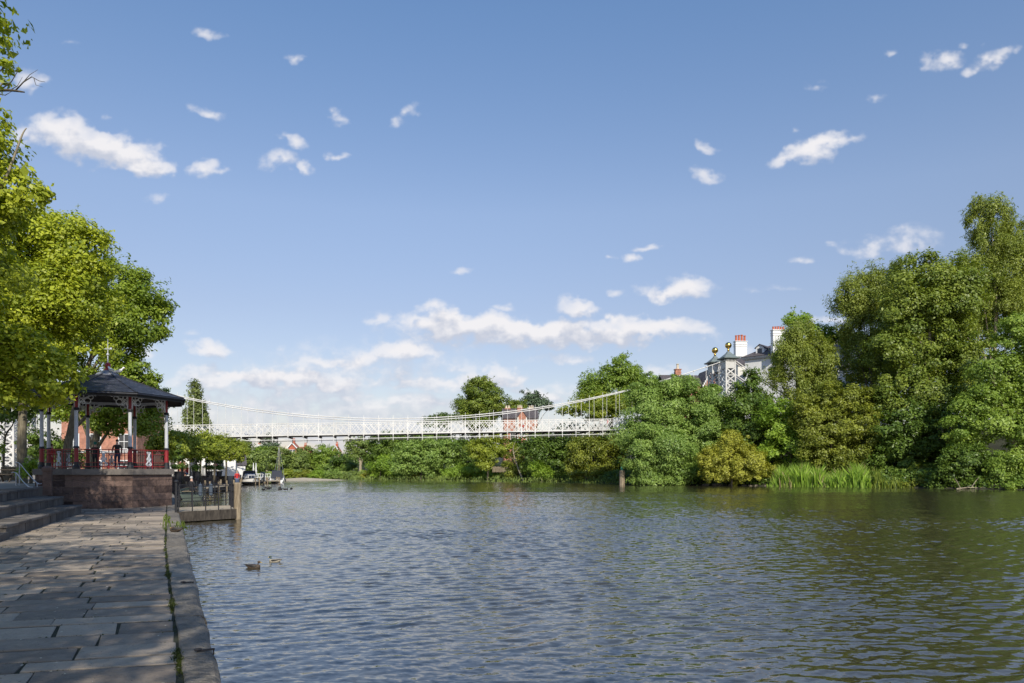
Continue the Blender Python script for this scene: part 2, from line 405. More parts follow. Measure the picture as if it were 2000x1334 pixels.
CLOUDS = [  # direction centre (photo px), half sizes (px), tilt (deg, + = falls to the right), weight
    (205, 298, 125, 34, 14, 1.15), (120, 262, 70, 40, 10, 0.95), (290, 328, 60, 20, 8, 0.95), (60, 262, 30, 35, 0, 0.7), (235, 292, 70, 30, 5, .9),
    (405, 336, 32, 20, 0, 0.85), (405, 220, 30, 15, 18, 0.75), (402, 66, 36, 11, 0, 0.7), (576, 118, 17, 15, 40, 0.65),
    (212, 229, 12, 7, 10, .55), (138, 87, 22, 5, 0, .45), (62, 160, 36, 26, 0, .75), (305, 384, 32, 11, -8, .55),
    (648, 220, 22, 13, 15, .65), (672, 238, 22, 10, 12, .6), (795, 215, 26, 11, -8, .62), (778, 236, 20, 14, 0, .55),
    (578, 282, 38, 15, 12, .8), (545, 316, 46, 20, 0, .78), (606, 326, 20, 13, 15, .75), (660, 310, 22, 10, 0, .7), (545, 268, 16, 8, 0, .45),
    (1380, 286, 26, 10, 12, .65), (1382, 338, 34, 20, 18, .68), (1590, 290, 90, 17, -16, .9), (1575, 302, 50, 25, -8, .85), (1640, 277, 50, 12, -6, .75), (1520, 315, 34, 12, -20, .7),
    (1560, 252, 10, 12, 30, .55), (1592, 166, 20, 11, 0, .62), (1713, 191, 20, 8, 0, .5), (1736, 106, 14, 8, -20, .5),
    (1848, 117, 42, 20, -10, .8), (1938, 116, 56, 17, -22, .85), (1892, 138, 18, 10, 0, .6), (1887, 91, 12, 6, 0, .5), (1922, 89, 10, 5, 0, .45),
    (1735, 482, 95, 24, -4, .62), (1690, 492, 55, 18, 0, .55), (1790, 470, 55, 26, 0, .5), (1765, 450, 24, 8, 0, .5), (1628, 482, 14, 8, 0, .5), (1567, 511, 26, 9, 0, .58),
    (1262, 485, 26, 9, 0, .7), (1236, 506, 25, 13, 5, .82), (1196, 500, 11, 7, 0, .65), (897, 530, 24, 9, 0, .6),
    (1310, 572, 84, 20, -2, 1.0), (1350, 562, 44, 22, 0, .9), (1198, 568, 20, 9, 0, .65), (1130, 604, 52, 21, 12, .95), (852, 600, 40, 15, 0, .8), (985, 603, 26, 10, 0, .7), (735, 622, 32, 13, 0, .65),
    (900, 642, 150, 30, 3, 1.15), (1060, 650, 160, 30, 2, 1.1), (1215, 648, 110, 26, -3, 1.05), (1310, 642, 80, 22, 3, 1.0), (1000, 660, 260, 28, 0, .75), (1385, 650, 40, 12, 15, .6),
    (405, 688, 52, 18, 8, .95), (282, 690, 30, 13, 0, .65), (378, 656, 26, 9, 0, .4), (555, 676, 14, 10, 0, .4),
    (790, 688, 72, 22, 4, .95), (700, 702, 130, 20, -5, .72), (640, 708, 90, 16, 0, .6), (1105, 698, 90, 12, 0, .6), (890, 720, 60, 12, 0, .45),
    (520, 742, 150, 24, 3, 1.0), (620, 750, 90, 24, 6, .95), (400, 748, 100, 22, 0, .7), (800, 745, 80, 22, 6, .8), (860, 756, 90, 14, 0, .6),
    (950, 742, 80, 26, -12, .95), (1000, 738, 36, 26, 0, .8), (1045, 765, 90, 16, 8, .75), (840, 785, 70, 16, 0, .7), (690, 776, 45, 11, 0, .65), (500, 790, 220, 34, 0, .60), (760, 800, 260, 26, 0, .52), (1100, 770, 80, 20, 0, .5),
    (660, 725, 330, 62, -4, .50), (1290, 725, 90, 20, 0, .45), (1270, 720, 40, 14, 0, .55),
    (700, 850, 700, 80, 0, .62), (1300, 800, 330, 60, 0, .42), (520, 850, 500, 60, 0, .5),
    (1625, 628, 60, 13, 0, .8), (1455, 690, 40, 18, 0, .45), (1445, 680, 30, 12, 0, .4), (1400, 560, 30, 10, 0, .3), (1465, 567, 18, 6, 0, .4), (1530, 562, 50, 6, 0, .35),
    # clouds outside the view, seen only in the water or from elsewhere
    (-500, 300, 190, 50, 5, .9), (-900, 600, 260, 60, 0, 1.0), (2500, 420, 180, 50, -5, .9), (2900, 650, 260, 50, 0, 1.0), (-300, -200, 120, 40, 0, .8), (2300, -150, 120, 40, 10, .8), (900, -420, 160, 45, 8, .7),
]

world = bpy.data.worlds.new('World'); scene.world = world; world.use_nodes = True
wn, wl = world.node_tree.nodes, world.node_tree.links
wn.clear()
w_out = wn.new('ShaderNodeOutputWorld')
sky = wn.new('ShaderNodeTexSky'); sky.sky_type = 'NISHITA'; sky.sun_disc = False
sky.sun_elevation = R(SUN_EL)
sky.sun_rotation = math.atan2(sun_dir.x, sun_dir.y)
sky.altitude = 20; sky.air_density = 1.0; sky.dust_density = 0.35; sky.ozone_density = 1.0
SKY_STRENGTH = 0.1335


def value_noise(u, v, seed):
    """smooth lattice noise in 0..1 at the points (u, v)"""
    r = np.random.default_rng(seed); T = r.random((256, 256)).astype(np.float32)
    iu, iv = np.floor(u).astype(np.int64), np.floor(v).astype(np.int64); fu, fv = (u - iu).astype(np.float32), (v - iv).astype(np.float32)
    fu = fu * fu * fu * (fu * (fu * 6 - 15) + 10); fv = fv * fv * fv * (fv * (fv * 6 - 15) + 10)
    a, b, c, d = T[iv & 255, iu & 255], T[iv & 255, (iu + 1) & 255], T[(iv + 1) & 255, iu & 255], T[(iv + 1) & 255, (iu + 1) & 255]
    return (a + (b - a) * fu) * (1 - fv) + (c + (d - c) * fu) * fv


def fbm(u, v, seed, octs=6, gain=.52, billow=False):
    s, a, n = 0, 1.0, 0
    for k in range(octs):
        x = value_noise(u * 2 ** k + 17.3 * k, v * 2 ** k + 5.1 * k, seed + k)
        if billow: x = 1 - np.abs(2 * x - 1)
        s = s + a * x; n += a; a *= gain
    return s / n


# a map of the cloud cover over the sky the river looks along: azimuth -78..78, elevation 0..52 degrees
AZ, EL, CW, CH = R(78), R(52), 3328, 1110
az_ = (np.arange(CW) + .5) / CW * 2 * AZ - AZ; el_ = (np.arange(CH) + .5) / CH * EL
AZG, ELG = np.meshgrid(az_, el_)
CU = 1000 + F * np.tan(AZG); CV = 918 - F * np.tan(ELG) / np.cos(AZG)       # the same directions on the photo's scale
wu = fbm(CU / 46, CV / 34, 3, 5) - .5; wv = fbm(CU / 46 + 40, CV / 34, 9, 5) - .5
bil = fbm(CU / 62, CV / 44, 21, 6, .55, True); fine = fbm(CU / 22, CV / 15, 33, 5, .55)
base = np.zeros_like(CU)
for (px, py, rx, ry, tilt, wt) in CLOUDS:
    k = rx * 2.4 + 60
    sl = np.where((np.abs(CU[CH // 3] - px) < k * 1.6))[0]
    if not len(sl): continue
    s_ = slice(sl[0], sl[-1] + 1)
    am = min(1.0, .35 + ry / 40)
    dx, dy = CU[:, s_] + wu[:, s_] * 70 * am - px, CV[:, s_] + wv[:, s_] * 46 * am - py
    ct, st = math.cos(R(tilt)), math.sin(R(tilt)); a = (dx * ct + dy * st) / (rx * 1.18); b = (-dx * st + dy * ct) / ry
    b = np.where(b > 0, b * 1.02, b * .80)                 # flatter below, heaped above
    q2 = np.clip(1 - np.sqrt(a * a + b * b), 0, 1)
    val = wt * q2 ** .62
    base[:, s_] = np.maximum(base[:, s_], val) + .25 * np.minimum(base[:, s_], val) * (base[:, s_] > .05)
dens = base * 1.05 + (bil - .62) * .75 * np.clip(base * 2.2, 0, 1) + (fine - .5) * .80 * np.clip(base * 3, 0, 1)
cover = np.clip((dens - .07) / .74, 0, 1); cover = cover * cover * (3 - 2 * cover) * np.clip(.12 + base * .92, 0, .97)
thick = np.clip(dens, 0, 1.3)
def shift(a, dy, dx): return np.roll(np.roll(a, dy, 0), dx, 1)
above = sum(shift(thick, -k * 5, 0) for k in range(1, 7)) / 6.0              # how much cloud stands over a point
lit = np.clip(.80 + (thick - above) * 1.1 + (bil - .6) * 1.1 - above * .55 - .42 * np.clip((CV - 720) / 110, 0, 1), 0, 1)
img = bpy.data.images.new('cloud_cover', CW, CH, alpha=False, float_buffer=True); img.colorspace_settings.name = 'Non-Color'
buf = np.zeros((CH, CW, 4), np.float32); buf[..., 0] = cover; buf[..., 1] = lit; buf[..., 3] = 1
img.pixels.foreach_set(buf.ravel()); img.update()
del buf, AZG, ELG, CU, CV, wu, wv, bil, fine, base, dens, thick, above

geo = wn.new('ShaderNodeTexCoord')
sep = wn.new('ShaderNodeSeparateXYZ'); wl.new(geo.outputs['Generated'], sep.inputs[0])
def wm(op, a, b=None):
    n = wn.new('ShaderNodeMath'); n.operation = op
    for k, x in enumerate((a, b)):
        if x is None: continue
        if isinstance(x, (int, float)): n.inputs[k].default_value = x
        else: wl.new(x, n.inputs[k])
    return n.outputs[0]
azn = wm('ARCTAN2', sep.outputs['X'], sep.outputs['Y']); eln = wm('ARCSINE', sep.outputs['Z'])
cp = wn.new('ShaderNodeCombineXYZ')
wl.new(wm('MULTIPLY_ADD', azn, 0.5 / AZ), cp.inputs['X']); cp.inputs['X'].links[0].from_node.inputs[2].default_value = 0.5
wl.new(wm('MULTIPLY', eln, 1 / EL), cp.inputs['Y'])
ti = wn.new('ShaderNodeTexImage'); ti.image = img; ti.extension = 'CLIP'; ti.interpolation = 'Cubic'; wl.new(cp.outputs[0], ti.inputs['Vector'])
ts = wn.new('ShaderNodeSeparateColor'); wl.new(ti.outputs['Color'], ts.inputs[0])
class _S: pass
mm2 = _S(); mm2.outputs = [ts.outputs[0]]
sh = _S(); sh.outputs = [wm('SUBTRACT', 1.0, ts.outputs[1])]
cc = wn.new('ShaderNodeMix'); cc.data_type = 'RGBA'; wl.new(sh.outputs[0], cc.inputs['Factor'])
cc.inputs['A'].default_value = (0.675, 0.662, 0.676, 1); cc.inputs['B'].default_value = (0.432, 0.46, 0.538, 1)
# the Sky Texture's light, slightly cooled and lifted towards the summer blue of the place
sk = wn.new('ShaderNodeVectorMath'); sk.operation = 'MULTIPLY'; sk.inputs[1].default_value = (SKY_STRENGTH * 1.0, SKY_STRENGTH * 0.97, SKY_STRENGTH * 0.98)
wl.new(sky.outputs[0], sk.inputs[0])
tr_ = wn.new('ShaderNodeValToRGB'); wl.new(sep.outputs['Z'], tr_.inputs['Fac'])
for k_, (p_, c_) in enumerate(((0.0, (.54, .475, .48)), (.215, (.78, .69, .68)), (.335, (.93, .865, .85)), (.54, (.79, .915, 1.0)), (.68, (.62, .83, 1.0)), (1.0, (.48, .74, 1.0)))):
    e_ = tr_.color_ramp.elements[k_] if k_ < 2 else tr_.color_ramp.elements.new(p_)
    e_.position = p_; e_.color = (*c_, 1)
sk2 = wn.new('ShaderNodeVectorMath'); sk2.operation = 'MULTIPLY'; wl.new(sk.outputs[0], sk2.inputs[0]); wl.new(tr_.outputs['Color'], sk2.inputs[1])
fin = wn.new('ShaderNodeMix'); fin.data_type = 'RGBA'
wl.new(mm2.outputs[0], fin.inputs['Factor']); wl.new(sk2.outputs[0], fin.inputs['A']); wl.new(cc.outputs['Result'], fin.inputs['B'])
bg = wn.new('ShaderNodeBackground'); bg.inputs['Strength'].default_value = 1.0
wl.new(fin.outputs['Result'], bg.inputs['Color']); wl.new(bg.outputs[0], w_out.inputs['Surface'])
world.cycles.sampling_method = 'MANUAL'; world.cycles.sample_map_resolution = 512

sl = bpy.data.lights.new('sun', 'SUN'); sl.energy = 3.7; sl.angle = R(0.53); sl.color = (1.0, 0.93, 0.80)
so = bpy.data.objects.new('sun', sl); COL.objects.link(so)
so.rotation_euler = sun_dir.to_track_quat('Z', 'Y').to_euler()

# ------------------------------------------------------------------ camera
cam = bpy.data.cameras.new('camera'); cam.lens = F * 36.0 / 2000.0; cam.sensor_width = 36.0
cam.shift_y = (918.0 - 667.0) / 2000.0; cam.clip_start = 0.1; cam.clip_end = 9000
co = bpy.data.objects.new('camera', cam); COL.objects.link(co)
co.location = (0, 0, H_CAM); co.rotation_euler = (R(90), 0, 0)
scene.camera = co
scene.view_settings.view_transform = 'Standard'; scene.view_settings.look = 'None'
scene.view_settings.exposure = 0.42; scene.view_settings.gamma = 1.0
scene.cycles.max_bounces = 7; scene.cycles.diffuse_bounces = 3; scene.cycles.glossy_bounces = 3; scene.cycles.transmission_bounces = 4
scene.cycles.use_denoising = True
scene.cycles.sample_clamp_indirect = 6.0

# ------------------------------------------------------------------ lie of the land
RIVER = np.array([(150, -80), (118, -10), (80, 36), (56, 70), (46, 82), (38, 87), (31, 91), (24, 96), (16.4, 104), (9, 124), (-5, 144), (-33, 160), (-62, 170), (-130, 205), (-260, 250),
                  (-270, 200), (-120, 158), (-70, 148), (-40, 130), (-34, 95), (-25, 66), (-12, 30), (6, -10), (30, -80)], dtype=float)
N_FAR = 15  # the first points are the far bank


def river_dist(X, Y):
    """signed distance to the river's edge: positive on land"""
    sh = X.shape; p = np.stack([X.ravel(), Y.ravel()], 1)
    best = np.full(len(p), 1e9); inside = np.zeros(len(p), bool); far = np.zeros(len(p), bool)
    n = len(RIVER)
    for k in range(n):
        a, b = RIVER[k], RIVER[(k + 1) % n]
        ab = b - a; t = np.clip(((p - a) @ ab) / (ab @ ab), 0, 1)
        d = np.hypot(*(p - a - t[:, None] * ab).T)
        m = d < best; best[m] = d[m]; far[m] = k < N_FAR - 1
        c = ((a[1] > p[:, 1]) != (b[1] > p[:, 1])) & (p[:, 0] < (b[0] - a[0]) * (p[:, 1] - a[1]) / (b[1] - a[1] + 1e-12) + a[0])
        inside ^= c
    return np.where(inside, -best, best).reshape(sh), far.reshape(sh)


def land_z(X, Y):
    d, far = river_dist(X, Y)
    s = np.clip((X + 12) / 32, 0, 1); s = s * s * (3 - 2 * s)
    hi = np.interp(d, [-3, 0, 1.5, 5, 16, 30, 60, 400, 3000], [-1.8, -0.42, 0.35, 1.0, 4.5, 8.0, 10.5, 13, 26])
    lo = np.interp(d, [-3, 0, 3, 12, 60, 160, 400, 3000], [-1.8, -0.42, 0.2, 0.9, 3.0, 8.5, 16, 30])
    z = lo * (1 - s) + hi * s
    near = ~far
    zl = np.interp(d, [-3, 14, 22, 400, 3000], [-1.8, -1.8, 0.80, 0.9, 20])
    z = np.where(near, np.where(Y > 138, lo, zl), z)
    z = z + 0.22 * np.sin(X * .31 + 1.3 * np.sin(Y * .21)) * np.clip(d / 12, 0, 1) * far
    return np.where(d < 0, np.minimum(z, -0.42), z)


def axis(segs):
    out = [segs[0][0]]
    for a, b, st in segs:
        n = max(1, int(round((b - a) / st))); out += [a + (b - a) * (k + 1) / n for k in range(n)]
    return np.array(out)


def grid_object(name, xs, ys, zf, mat, smooth=True):
    X, Y = np.meshgrid(xs, ys); Z = zf(X, Y)
    nx, ny = len(xs), len(ys)
    me = bpy.data.meshes.new(name)
    idx = np.arange(nx * ny).reshape(ny, nx)
    q = np.stack([idx[:-1, :-1], idx[:-1, 1:], idx[1:, 1:], idx[1:, :-1]], -1).reshape(-1, 4)
    me.vertices.add(nx * ny); me.vertices.foreach_set('co', np.stack([X, Y, Z], -1).astype(np.float32).ravel())
    me.loops.add(q.size); me.loops.foreach_set('vertex_index', q.astype(np.int32).ravel())
    me.polygons.add(len(q)); me.polygons.foreach_set('loop_start', np.arange(0, q.size, 4, dtype=np.int32))
    me.update(calc_edges=True); me.validate()
    if smooth: me.polygons.foreach_set('use_smooth', np.ones(len(me.polygons), bool))
    me.materials.append(mat)
    o = bpy.data.objects.new(name, me); COL.objects.link(o)
    return o


gx = axis([(-3000, -400, 200), (-400, -160, 20), (-160, 130, 2.5), (130, 420, 20), (420, 3000, 200)])
gy = axis([(-600, -40, 60), (-40, 60, 5), (60, 230, 2.5), (230, 420, 15), (420, 4600, 220)])
struct(grid_object('ground', gx, gy, land_z, M['bank_soil']), 'wooded earth banks and fields on both sides of the river')


# water: a murky green-brown body under a rippled surface
def water_mat():
    m, nt, N, L, b = new_mat('river_water')
    b.inputs['Base Color'].default_value = (0.042, 0.037, 0.021, 1)
    b.inputs['Roughness'].default_value = 0.06; b.inputs['IOR'].default_value = 2.1
    b.inputs['Specular IOR Level'].default_value = 0.5
    g = N.new('ShaderNodeNewGeometry')
    slopes = None
    layers = [  # scale x, scale y, rotation, strength, detail
        (3.6, 8.0, 9, 0.22, 3.0), (9.0, 17.0, 22, 0.34, 2.0)]
    # wind lanes: patches of the river are rougher than others
    lm = N.new('ShaderNodeMapping'); lm.inputs['Scale'].default_value = (0.012, 0.055, 1); lm.inputs['Rotation'].default_value = (0, 0, R(-6)); L.new(g.outputs['Position'], lm.inputs['Vector'])
    ln = N.new('ShaderNodeTexNoise'); ln.inputs['Scale'].default_value = 1.0; ln.inputs['Detail'].default_value = 4.0; L.new(lm.outputs[0], ln.inputs['Vector'])
    lr = N.new('ShaderNodeMapRange'); lr.inputs['From Min'].default_value = 0.32; lr.inputs['From Max'].default_value = 0.62; lr.inputs['To Min'].default_value = 0.55; lr.inputs['To Max'].default_value = 1.1
    L.new(ln.outputs['Fac'], lr.inputs['Value'])
    for sx, sy, rot, st, det in layers:
        mp = N.new('ShaderNodeMapping'); mp.inputs['Scale'].default_value = (sx, sy, 1); mp.inputs['Rotation'].default_value = (0, 0, R(rot))
        L.new(g.outputs['Position'], mp.inputs['Vector'])
        nz = N.new('ShaderNodeTexNoise'); nz.inputs['Scale'].default_value = 1.0; nz.inputs['Detail'].default_value = det; nz.inputs['Distortion'].default_value = 0.5
        L.new(mp.outputs[0], nz.inputs['Vector'])
        sb = N.new('ShaderNodeVectorMath'); sb.operation = 'SUBTRACT'; sb.inputs[1].default_value = (.5, .5, .5); L.new(nz.outputs['Color'], sb.inputs[0])
        sc = N.new('ShaderNodeVectorMath'); sc.operation = 'MULTIPLY'; sc.inputs[1].default_value = (st * 0.75, st * 1.25, 0); L.new(sb.outputs[0], sc.inputs[0])
        if slopes is None: slopes = sc.outputs[0]
        else:
            ad = N.new('ShaderNodeVectorMath'); ad.operation = 'ADD'; L.new(slopes, ad.inputs[0]); L.new(sc.outputs[0], ad.inputs[1]); slopes = ad.outputs[0]
    sc = N.new('ShaderNodeVectorMath'); sc.operation = 'SCALE'; L.new(slopes, sc.inputs[0]); L.new(lr.outputs[0], sc.inputs['Scale'])
    ad = N.new('ShaderNodeVectorMath'); ad.operation = 'ADD'; L.new(g.outputs['Normal'], ad.inputs[1]); L.new(sc.outputs[0], ad.inputs[0])
    nm = N.new('ShaderNodeVectorMath'); nm.operation = 'NORMALIZE'; L.new(ad.outputs[0], nm.inputs[0])
    L.new(nm.outputs[0], b.inputs['Normal'])
    return m


M['water'] = water_mat()

def waves(seed=14, n=90):
    r = np.random.default_rng(seed); out = []
    for k in range(n):
        lam = .09 * (.62 / .09) ** r.random()
        if k % 4 == 0: th = R(133) + r.normal(0, .13); lam = .20 + .24 * r.random()      # oblique ripples running off the quay
        else: th = R(95) + r.normal(0, .32)
        out.append((lam, th, r.uniform(0, 6.283), r.uniform(.6, 1.3)))
    s = math.sqrt(sum((a * min(1.0, (.26 / l) ** .85)) ** 2 for l, _, _, a in out) / 2)
    return [(l, th, ph, a * min(1.0, (.26 / l) ** .85) / s * l / (2 * math.pi)) for l, th, ph, a in out]


WAVES = waves()
SLOPE = 0.165


def water_height(X, Y, cell):
    h = np.zeros(X.shape)
    for lam, th, ph, amp in WAVES:
        if lam < 2.8 * cell: continue
        k = 2 * math.pi / lam
        h += (amp * min(1.6, 1 + 2.2 * cell)) * np.sin(k * (X * math.cos(th) + Y * math.sin(th)) + ph)
    g = fbm((X + 300) / 9.0, (Y + 60) / 3.2, 51, 3); lane = fbm((X + 300) / 42.0, (Y + 90) / 9.0, 61, 3)
    m = np.clip(.75 + 1.0 * (g - .40), .55, 1.25) * np.clip(.9 + .8 * (lane - .45), .7, 1.15)
    d, _ = river_dist(X[::8, ::8], Y[::8, ::8])
    dd = np.kron(d, np.ones((8, 8)))[:X.shape[0], :X.shape[1]]
    m = m * np.clip(.35 + (-dd) / 9, .35, 1)                     # calm lee under the banks
    return WATER_Z + SLOPE * h * m


STRIPS = [(-8, 14, 2, 13, .032), (-18, 26, 13, 30, .052), (-36, 54, 30, 66, .085), (-47, 64, 66, 118, .15)]
wv, wq, n0 = [], [], 0
for (x0, x1, y0, y1, c) in STRIPS:
    xs, ys = np.arange(x0, x1 + c * .5, c), np.linspace(y0, y1, int(round((y1 - y0) / c)) + 1)
    X, Y = np.meshgrid(xs, ys); Zw = water_height(X, Y, c); nx, ny = len(xs), len(ys)
    idx = np.arange(nx * ny).reshape(ny, nx) + n0
    wv.append(np.stack([X, Y, Zw], -1).reshape(-1, 3)); wq.append(np.stack([idx[:-1, :-1], idx[:-1, 1:], idx[1:, 1:], idx[1:, :-1]], -1).reshape(-1, 4)); n0 += nx * ny
def flat(x0, x1, y0, y1):
    global n0
    wv.append(np.array([(x0, y0, WATER_Z), (x1, y0, WATER_Z), (x1, y1, WATER_Z), (x0, y1, WATER_Z)], float)); wq.append(np.array([[n0, n0 + 1, n0 + 2, n0 + 3]])); n0 += 4
flat(-400, 400, 118, 420); flat(-400, 400, -120, 2)
for (x0, x1, y0, y1, c) in STRIPS: flat(-400, x0, y0, y1); flat(x1 - .01, 400, y0, y1)
wv = np.concatenate(wv).astype(np.float32); wq = np.concatenate(wq).astype(np.int32)
me = bpy.data.meshes.new('river_water')
me.vertices.add(len(wv)); me.vertices.foreach_set('co', wv.ravel())
me.loops.add(wq.size); me.loops.foreach_set('vertex_index', wq.ravel())
me.polygons.add(len(wq)); me.polygons.foreach_set('loop_start', np.arange(0, wq.size, 4, dtype=np.int32))
me.update(calc_edges=True); me.polygons.foreach_set('use_smooth', np.ones(len(wq), bool)); me.materials.append(M['water'])
o = bpy.data.objects.new('river_water', me); COL.objects.link(o); struct(o, 'rippled blue and brown river')
del wv, wq

# ------------------------------------------------------------------ the quay
def edge_x(y): return 0.43 - 0.48 * y          # outer edge of the kerb
QD = Vector((-0.4327, 0.9015, 0)).normalized()   # along the quay
QR = Vector((QD.y, -QD.x, 0))                    # towards the river
def kw(y): return min(.46, .30 + .0165 * max(0, y - 5.5))    # kerb width measured along x


def step_x(k, y):
    return (-12.3 - 0.42 * (y - 17.5), -14.1 - 0.415 * (y - 19.8), -16.5 - 0.445 * (y - 23.2))[k]


q = MB()
poly = [(edge_x(-14) - .06, -14), (edge_x(50) - .06, 50), (-29.25, 61.5), (-31.5, 61.5), (-25.5, 50), (-22.8, 38), (step_x(0, 28.5) - 4, 28.5), (step_x(0, 16) - 4, 16), (step_x(0, -14) - 4, -14)]
q.prism(poly, -2.2, -0.013)
struct(q.build('quay', M['joint_soil']), 'stone quay along the river')

rng = random.Random(5)
fl = MB()
JD = Vector((0.970, 0.243, 0))   # the long joints cross the quay at a slant
y = 2.0; row = 0; ROWS = []
while y < 46:
    dep = rng.uniform(0.33, 0.56) if y < 20 else rng.uniform(0.5, 0.8)
    a0 = Vector((edge_x(y) - kw(y) - 0.035, y, 0)); wid = 9.5
    ROWS.append(y)
    s = 0.0
    while s < wid:
        l = rng.uniform(0.5, 1.25)
        g = rng.uniform(0.008, 0.02); gap2 = rng.uniform(0.012, 0.036)
        p0, p1 = a0 - JD * (s + g), a0 - JD * (s + l - g)
        up_ = QD / QD.y * (dep - gap2 * 2)
        lo = QD / QD.y * gap2
        c = [p1 + lo, p0 + lo, p0 + lo + up_, p1 + lo + up_]
        mid = (c[0] + c[2]) / 2
        xl = step_x(0, min(max(mid.y, 5), 28)) - 0.5 if mid.y < 27.5 else -25 - (mid.y - 28) * .25
        if mid.x < xl: break
        jit = lambda: Vector((rng.uniform(-.012, .012), rng.uniform(-.012, .012), 0))
        c = [p + jit() for p in c]
        z = rng.uniform(-0.006, 0.006); tl = [rng.uniform(-.004, .004) for _ in range(4)]
        fl.tint = rng.random()
        ctr = (c[0] + c[1] + c[2] + c[3]) / 4
        i = fl.verts([(p.x, p.y, -0.05) for p in c] + [(p.x, p.y, z + t - 0.006) for p, t in zip(c, tl)] +
                     [(p.x + (ctr.x - p.x) / max((ctr - p).length, .01) * .014, p.y + (ctr.y - p.y) / max((ctr - p).length, .01) * .014, z + t) for p, t in zip(c, tl)])
        for k in range(4):
            n = (k + 1) % 4
            fl.face((i + k, i + n, i + 4 + n, i + 4 + k)); fl.face((i + 4 + k, i + 4 + n, i + 8 + n, i + 8 + k))
        fl.face((i + 8, i + 9, i + 10, i + 11))
        s += l
    y += dep
struct(fl.build('pavement', M['flag']), 'worn grey flagstones of the quay')

kb = MB()
y = -2.0
while y < 49:
    l = rng.uniform(1.1, 1.9); y1 = y + l
    if y1 > 49: break
    kb.tint = rng.random() * .7 + .15
    a, b = Vector((edge_x(y + .008), y + .008, 0)), Vector((edge_x(y1 - .008), y1 - .008, 0))
    rings = []
    nst = 7
    for k in range(nst + 1):
        p = a.lerp(b, k / nst); w = kw(p.y) * QR.x + rng.uniform(-.010, .010); o = rng.uniform(-.014, .014)
        z = 0.012 + rng.uniform(-.005, .005)
        pr = [(-w, -0.25), (-w, z - .012), (-w + .012, z), (-0.10 + o, z), (-0.05 + o, z - .012), (-0.015 + o, z - .045), (o, z - .10), (o + .004, -0.35), (o, -0.95)]
        rings.append([p + QR * u + Vector((0, 0, v)) for u, v in pr])
    kb.loft(rings)
    y = y1
struct(kb.build('kerb', M['kerb']), 'rough stone kerb along the quay edge')

# moss and weeds in the joint behind the kerb and between flags
def tufts(name, spots, mat, label, hmin, hmax, per, spread, wid=0.006, kind='stuff'):
    V, Fc, T = [], [], []
    r = np.random.default_rng(3)
    for (x, y, z, k) in spots:
        for _ in range(max(1, int(per * k))):
            bx, by = x + r.normal(0, spread), y + r.normal(0, spread)
            h = r.uniform(hmin, hmax) * (0.6 + .4 * k); an = r.uniform(0, 6.28); lean = r.uniform(.1, .7) * h
            dx, dy = math.cos(an), math.sin(an); w = wid * r.uniform(.6, 1.5)
            i = len(V)
            V += [(bx - dy * w, by + dx * w, z), (bx + dy * w, by - dx * w, z), (bx + dx * lean * .45 + dy * w * .8, by + dy * lean * .45 - dx * w * .8, z + h * .65), (bx + dx * lean, by + dy * lean, z + h), (bx + dx * lean * .45 - dy * w * .8, by + dy * lean * .45 + dx * w * .8, z + h * .65)]
            Fc.append((i, i + 1, i + 2, i + 3, i + 4)); T.append(r.random())
    me = bpy.data.meshes.new(name); me.from_pydata(V, [], Fc); me.materials.append(mat)
    a = me.attributes.new('tint', 'FLOAT', 'FACE'); a.data.foreach_set('value', np.array(T, np.float32)); me.update()
    o = bpy.data.objects.new(name, me); COL.objects.link(o)
    return tag(o, label, None, None, kind)


sp = []
yy = 3.5
while yy < 27:
    amt = max(0.0, math.sin(yy * 2.3) * .5 + math.sin(yy * 5.1 + 1) * .4 + .22)
    if amt > .05:
        sp.append((edge_x(yy) - kw(yy) - .015 + rng.uniform(-.025, .015), yy, -0.02, min(1.3, amt)))
    yy += 0.035 if yy < 14 else .07
for _ in range(1500):
    y0 = rng.uniform(3.5, 24); s0 = rng.uniform(0, 3.6)
    p = Vector((edge_x(y0) - kw(y0) - .05, y0, 0)) - JD * (s0 + rng.uniform(0, .1))
    kk = min(range(len(ROWS)), key=lambda q_: abs(ROWS[q_] - y0)); p.y += 0; y1_ = ROWS[kk]
    p = Vector((edge_x(y1_) - kw(y1_) - .05, y1_, 0)) - JD * s0
    if math.sin(p.x * 2.1 + kk * 1.7) + math.sin(p.x * 5.3 + kk) > .1: sp.append((p.x, p.y, -0.026, .32))
tufts('moss', sp, M['moss'], 'moss and grass growing in the joint behind the kerb', .012, .05, 26, .022, wid=.007)
sp = [(edge_x(y0) - rng.uniform(-.05, .25), y0, rng.uniform(-.2, .02), 1.0) for y0 in np.linspace(20.2, 22.6, 16)] + [(edge_x(y0) - kw(y0), y0, 0, .7) for y0 in np.linspace(20, 25, 16)]
tufts('weeds', sp, M['weed'], 'bright green weeds hanging over the quay edge near the landing', .05, .20, 7, .06, wid=.016)
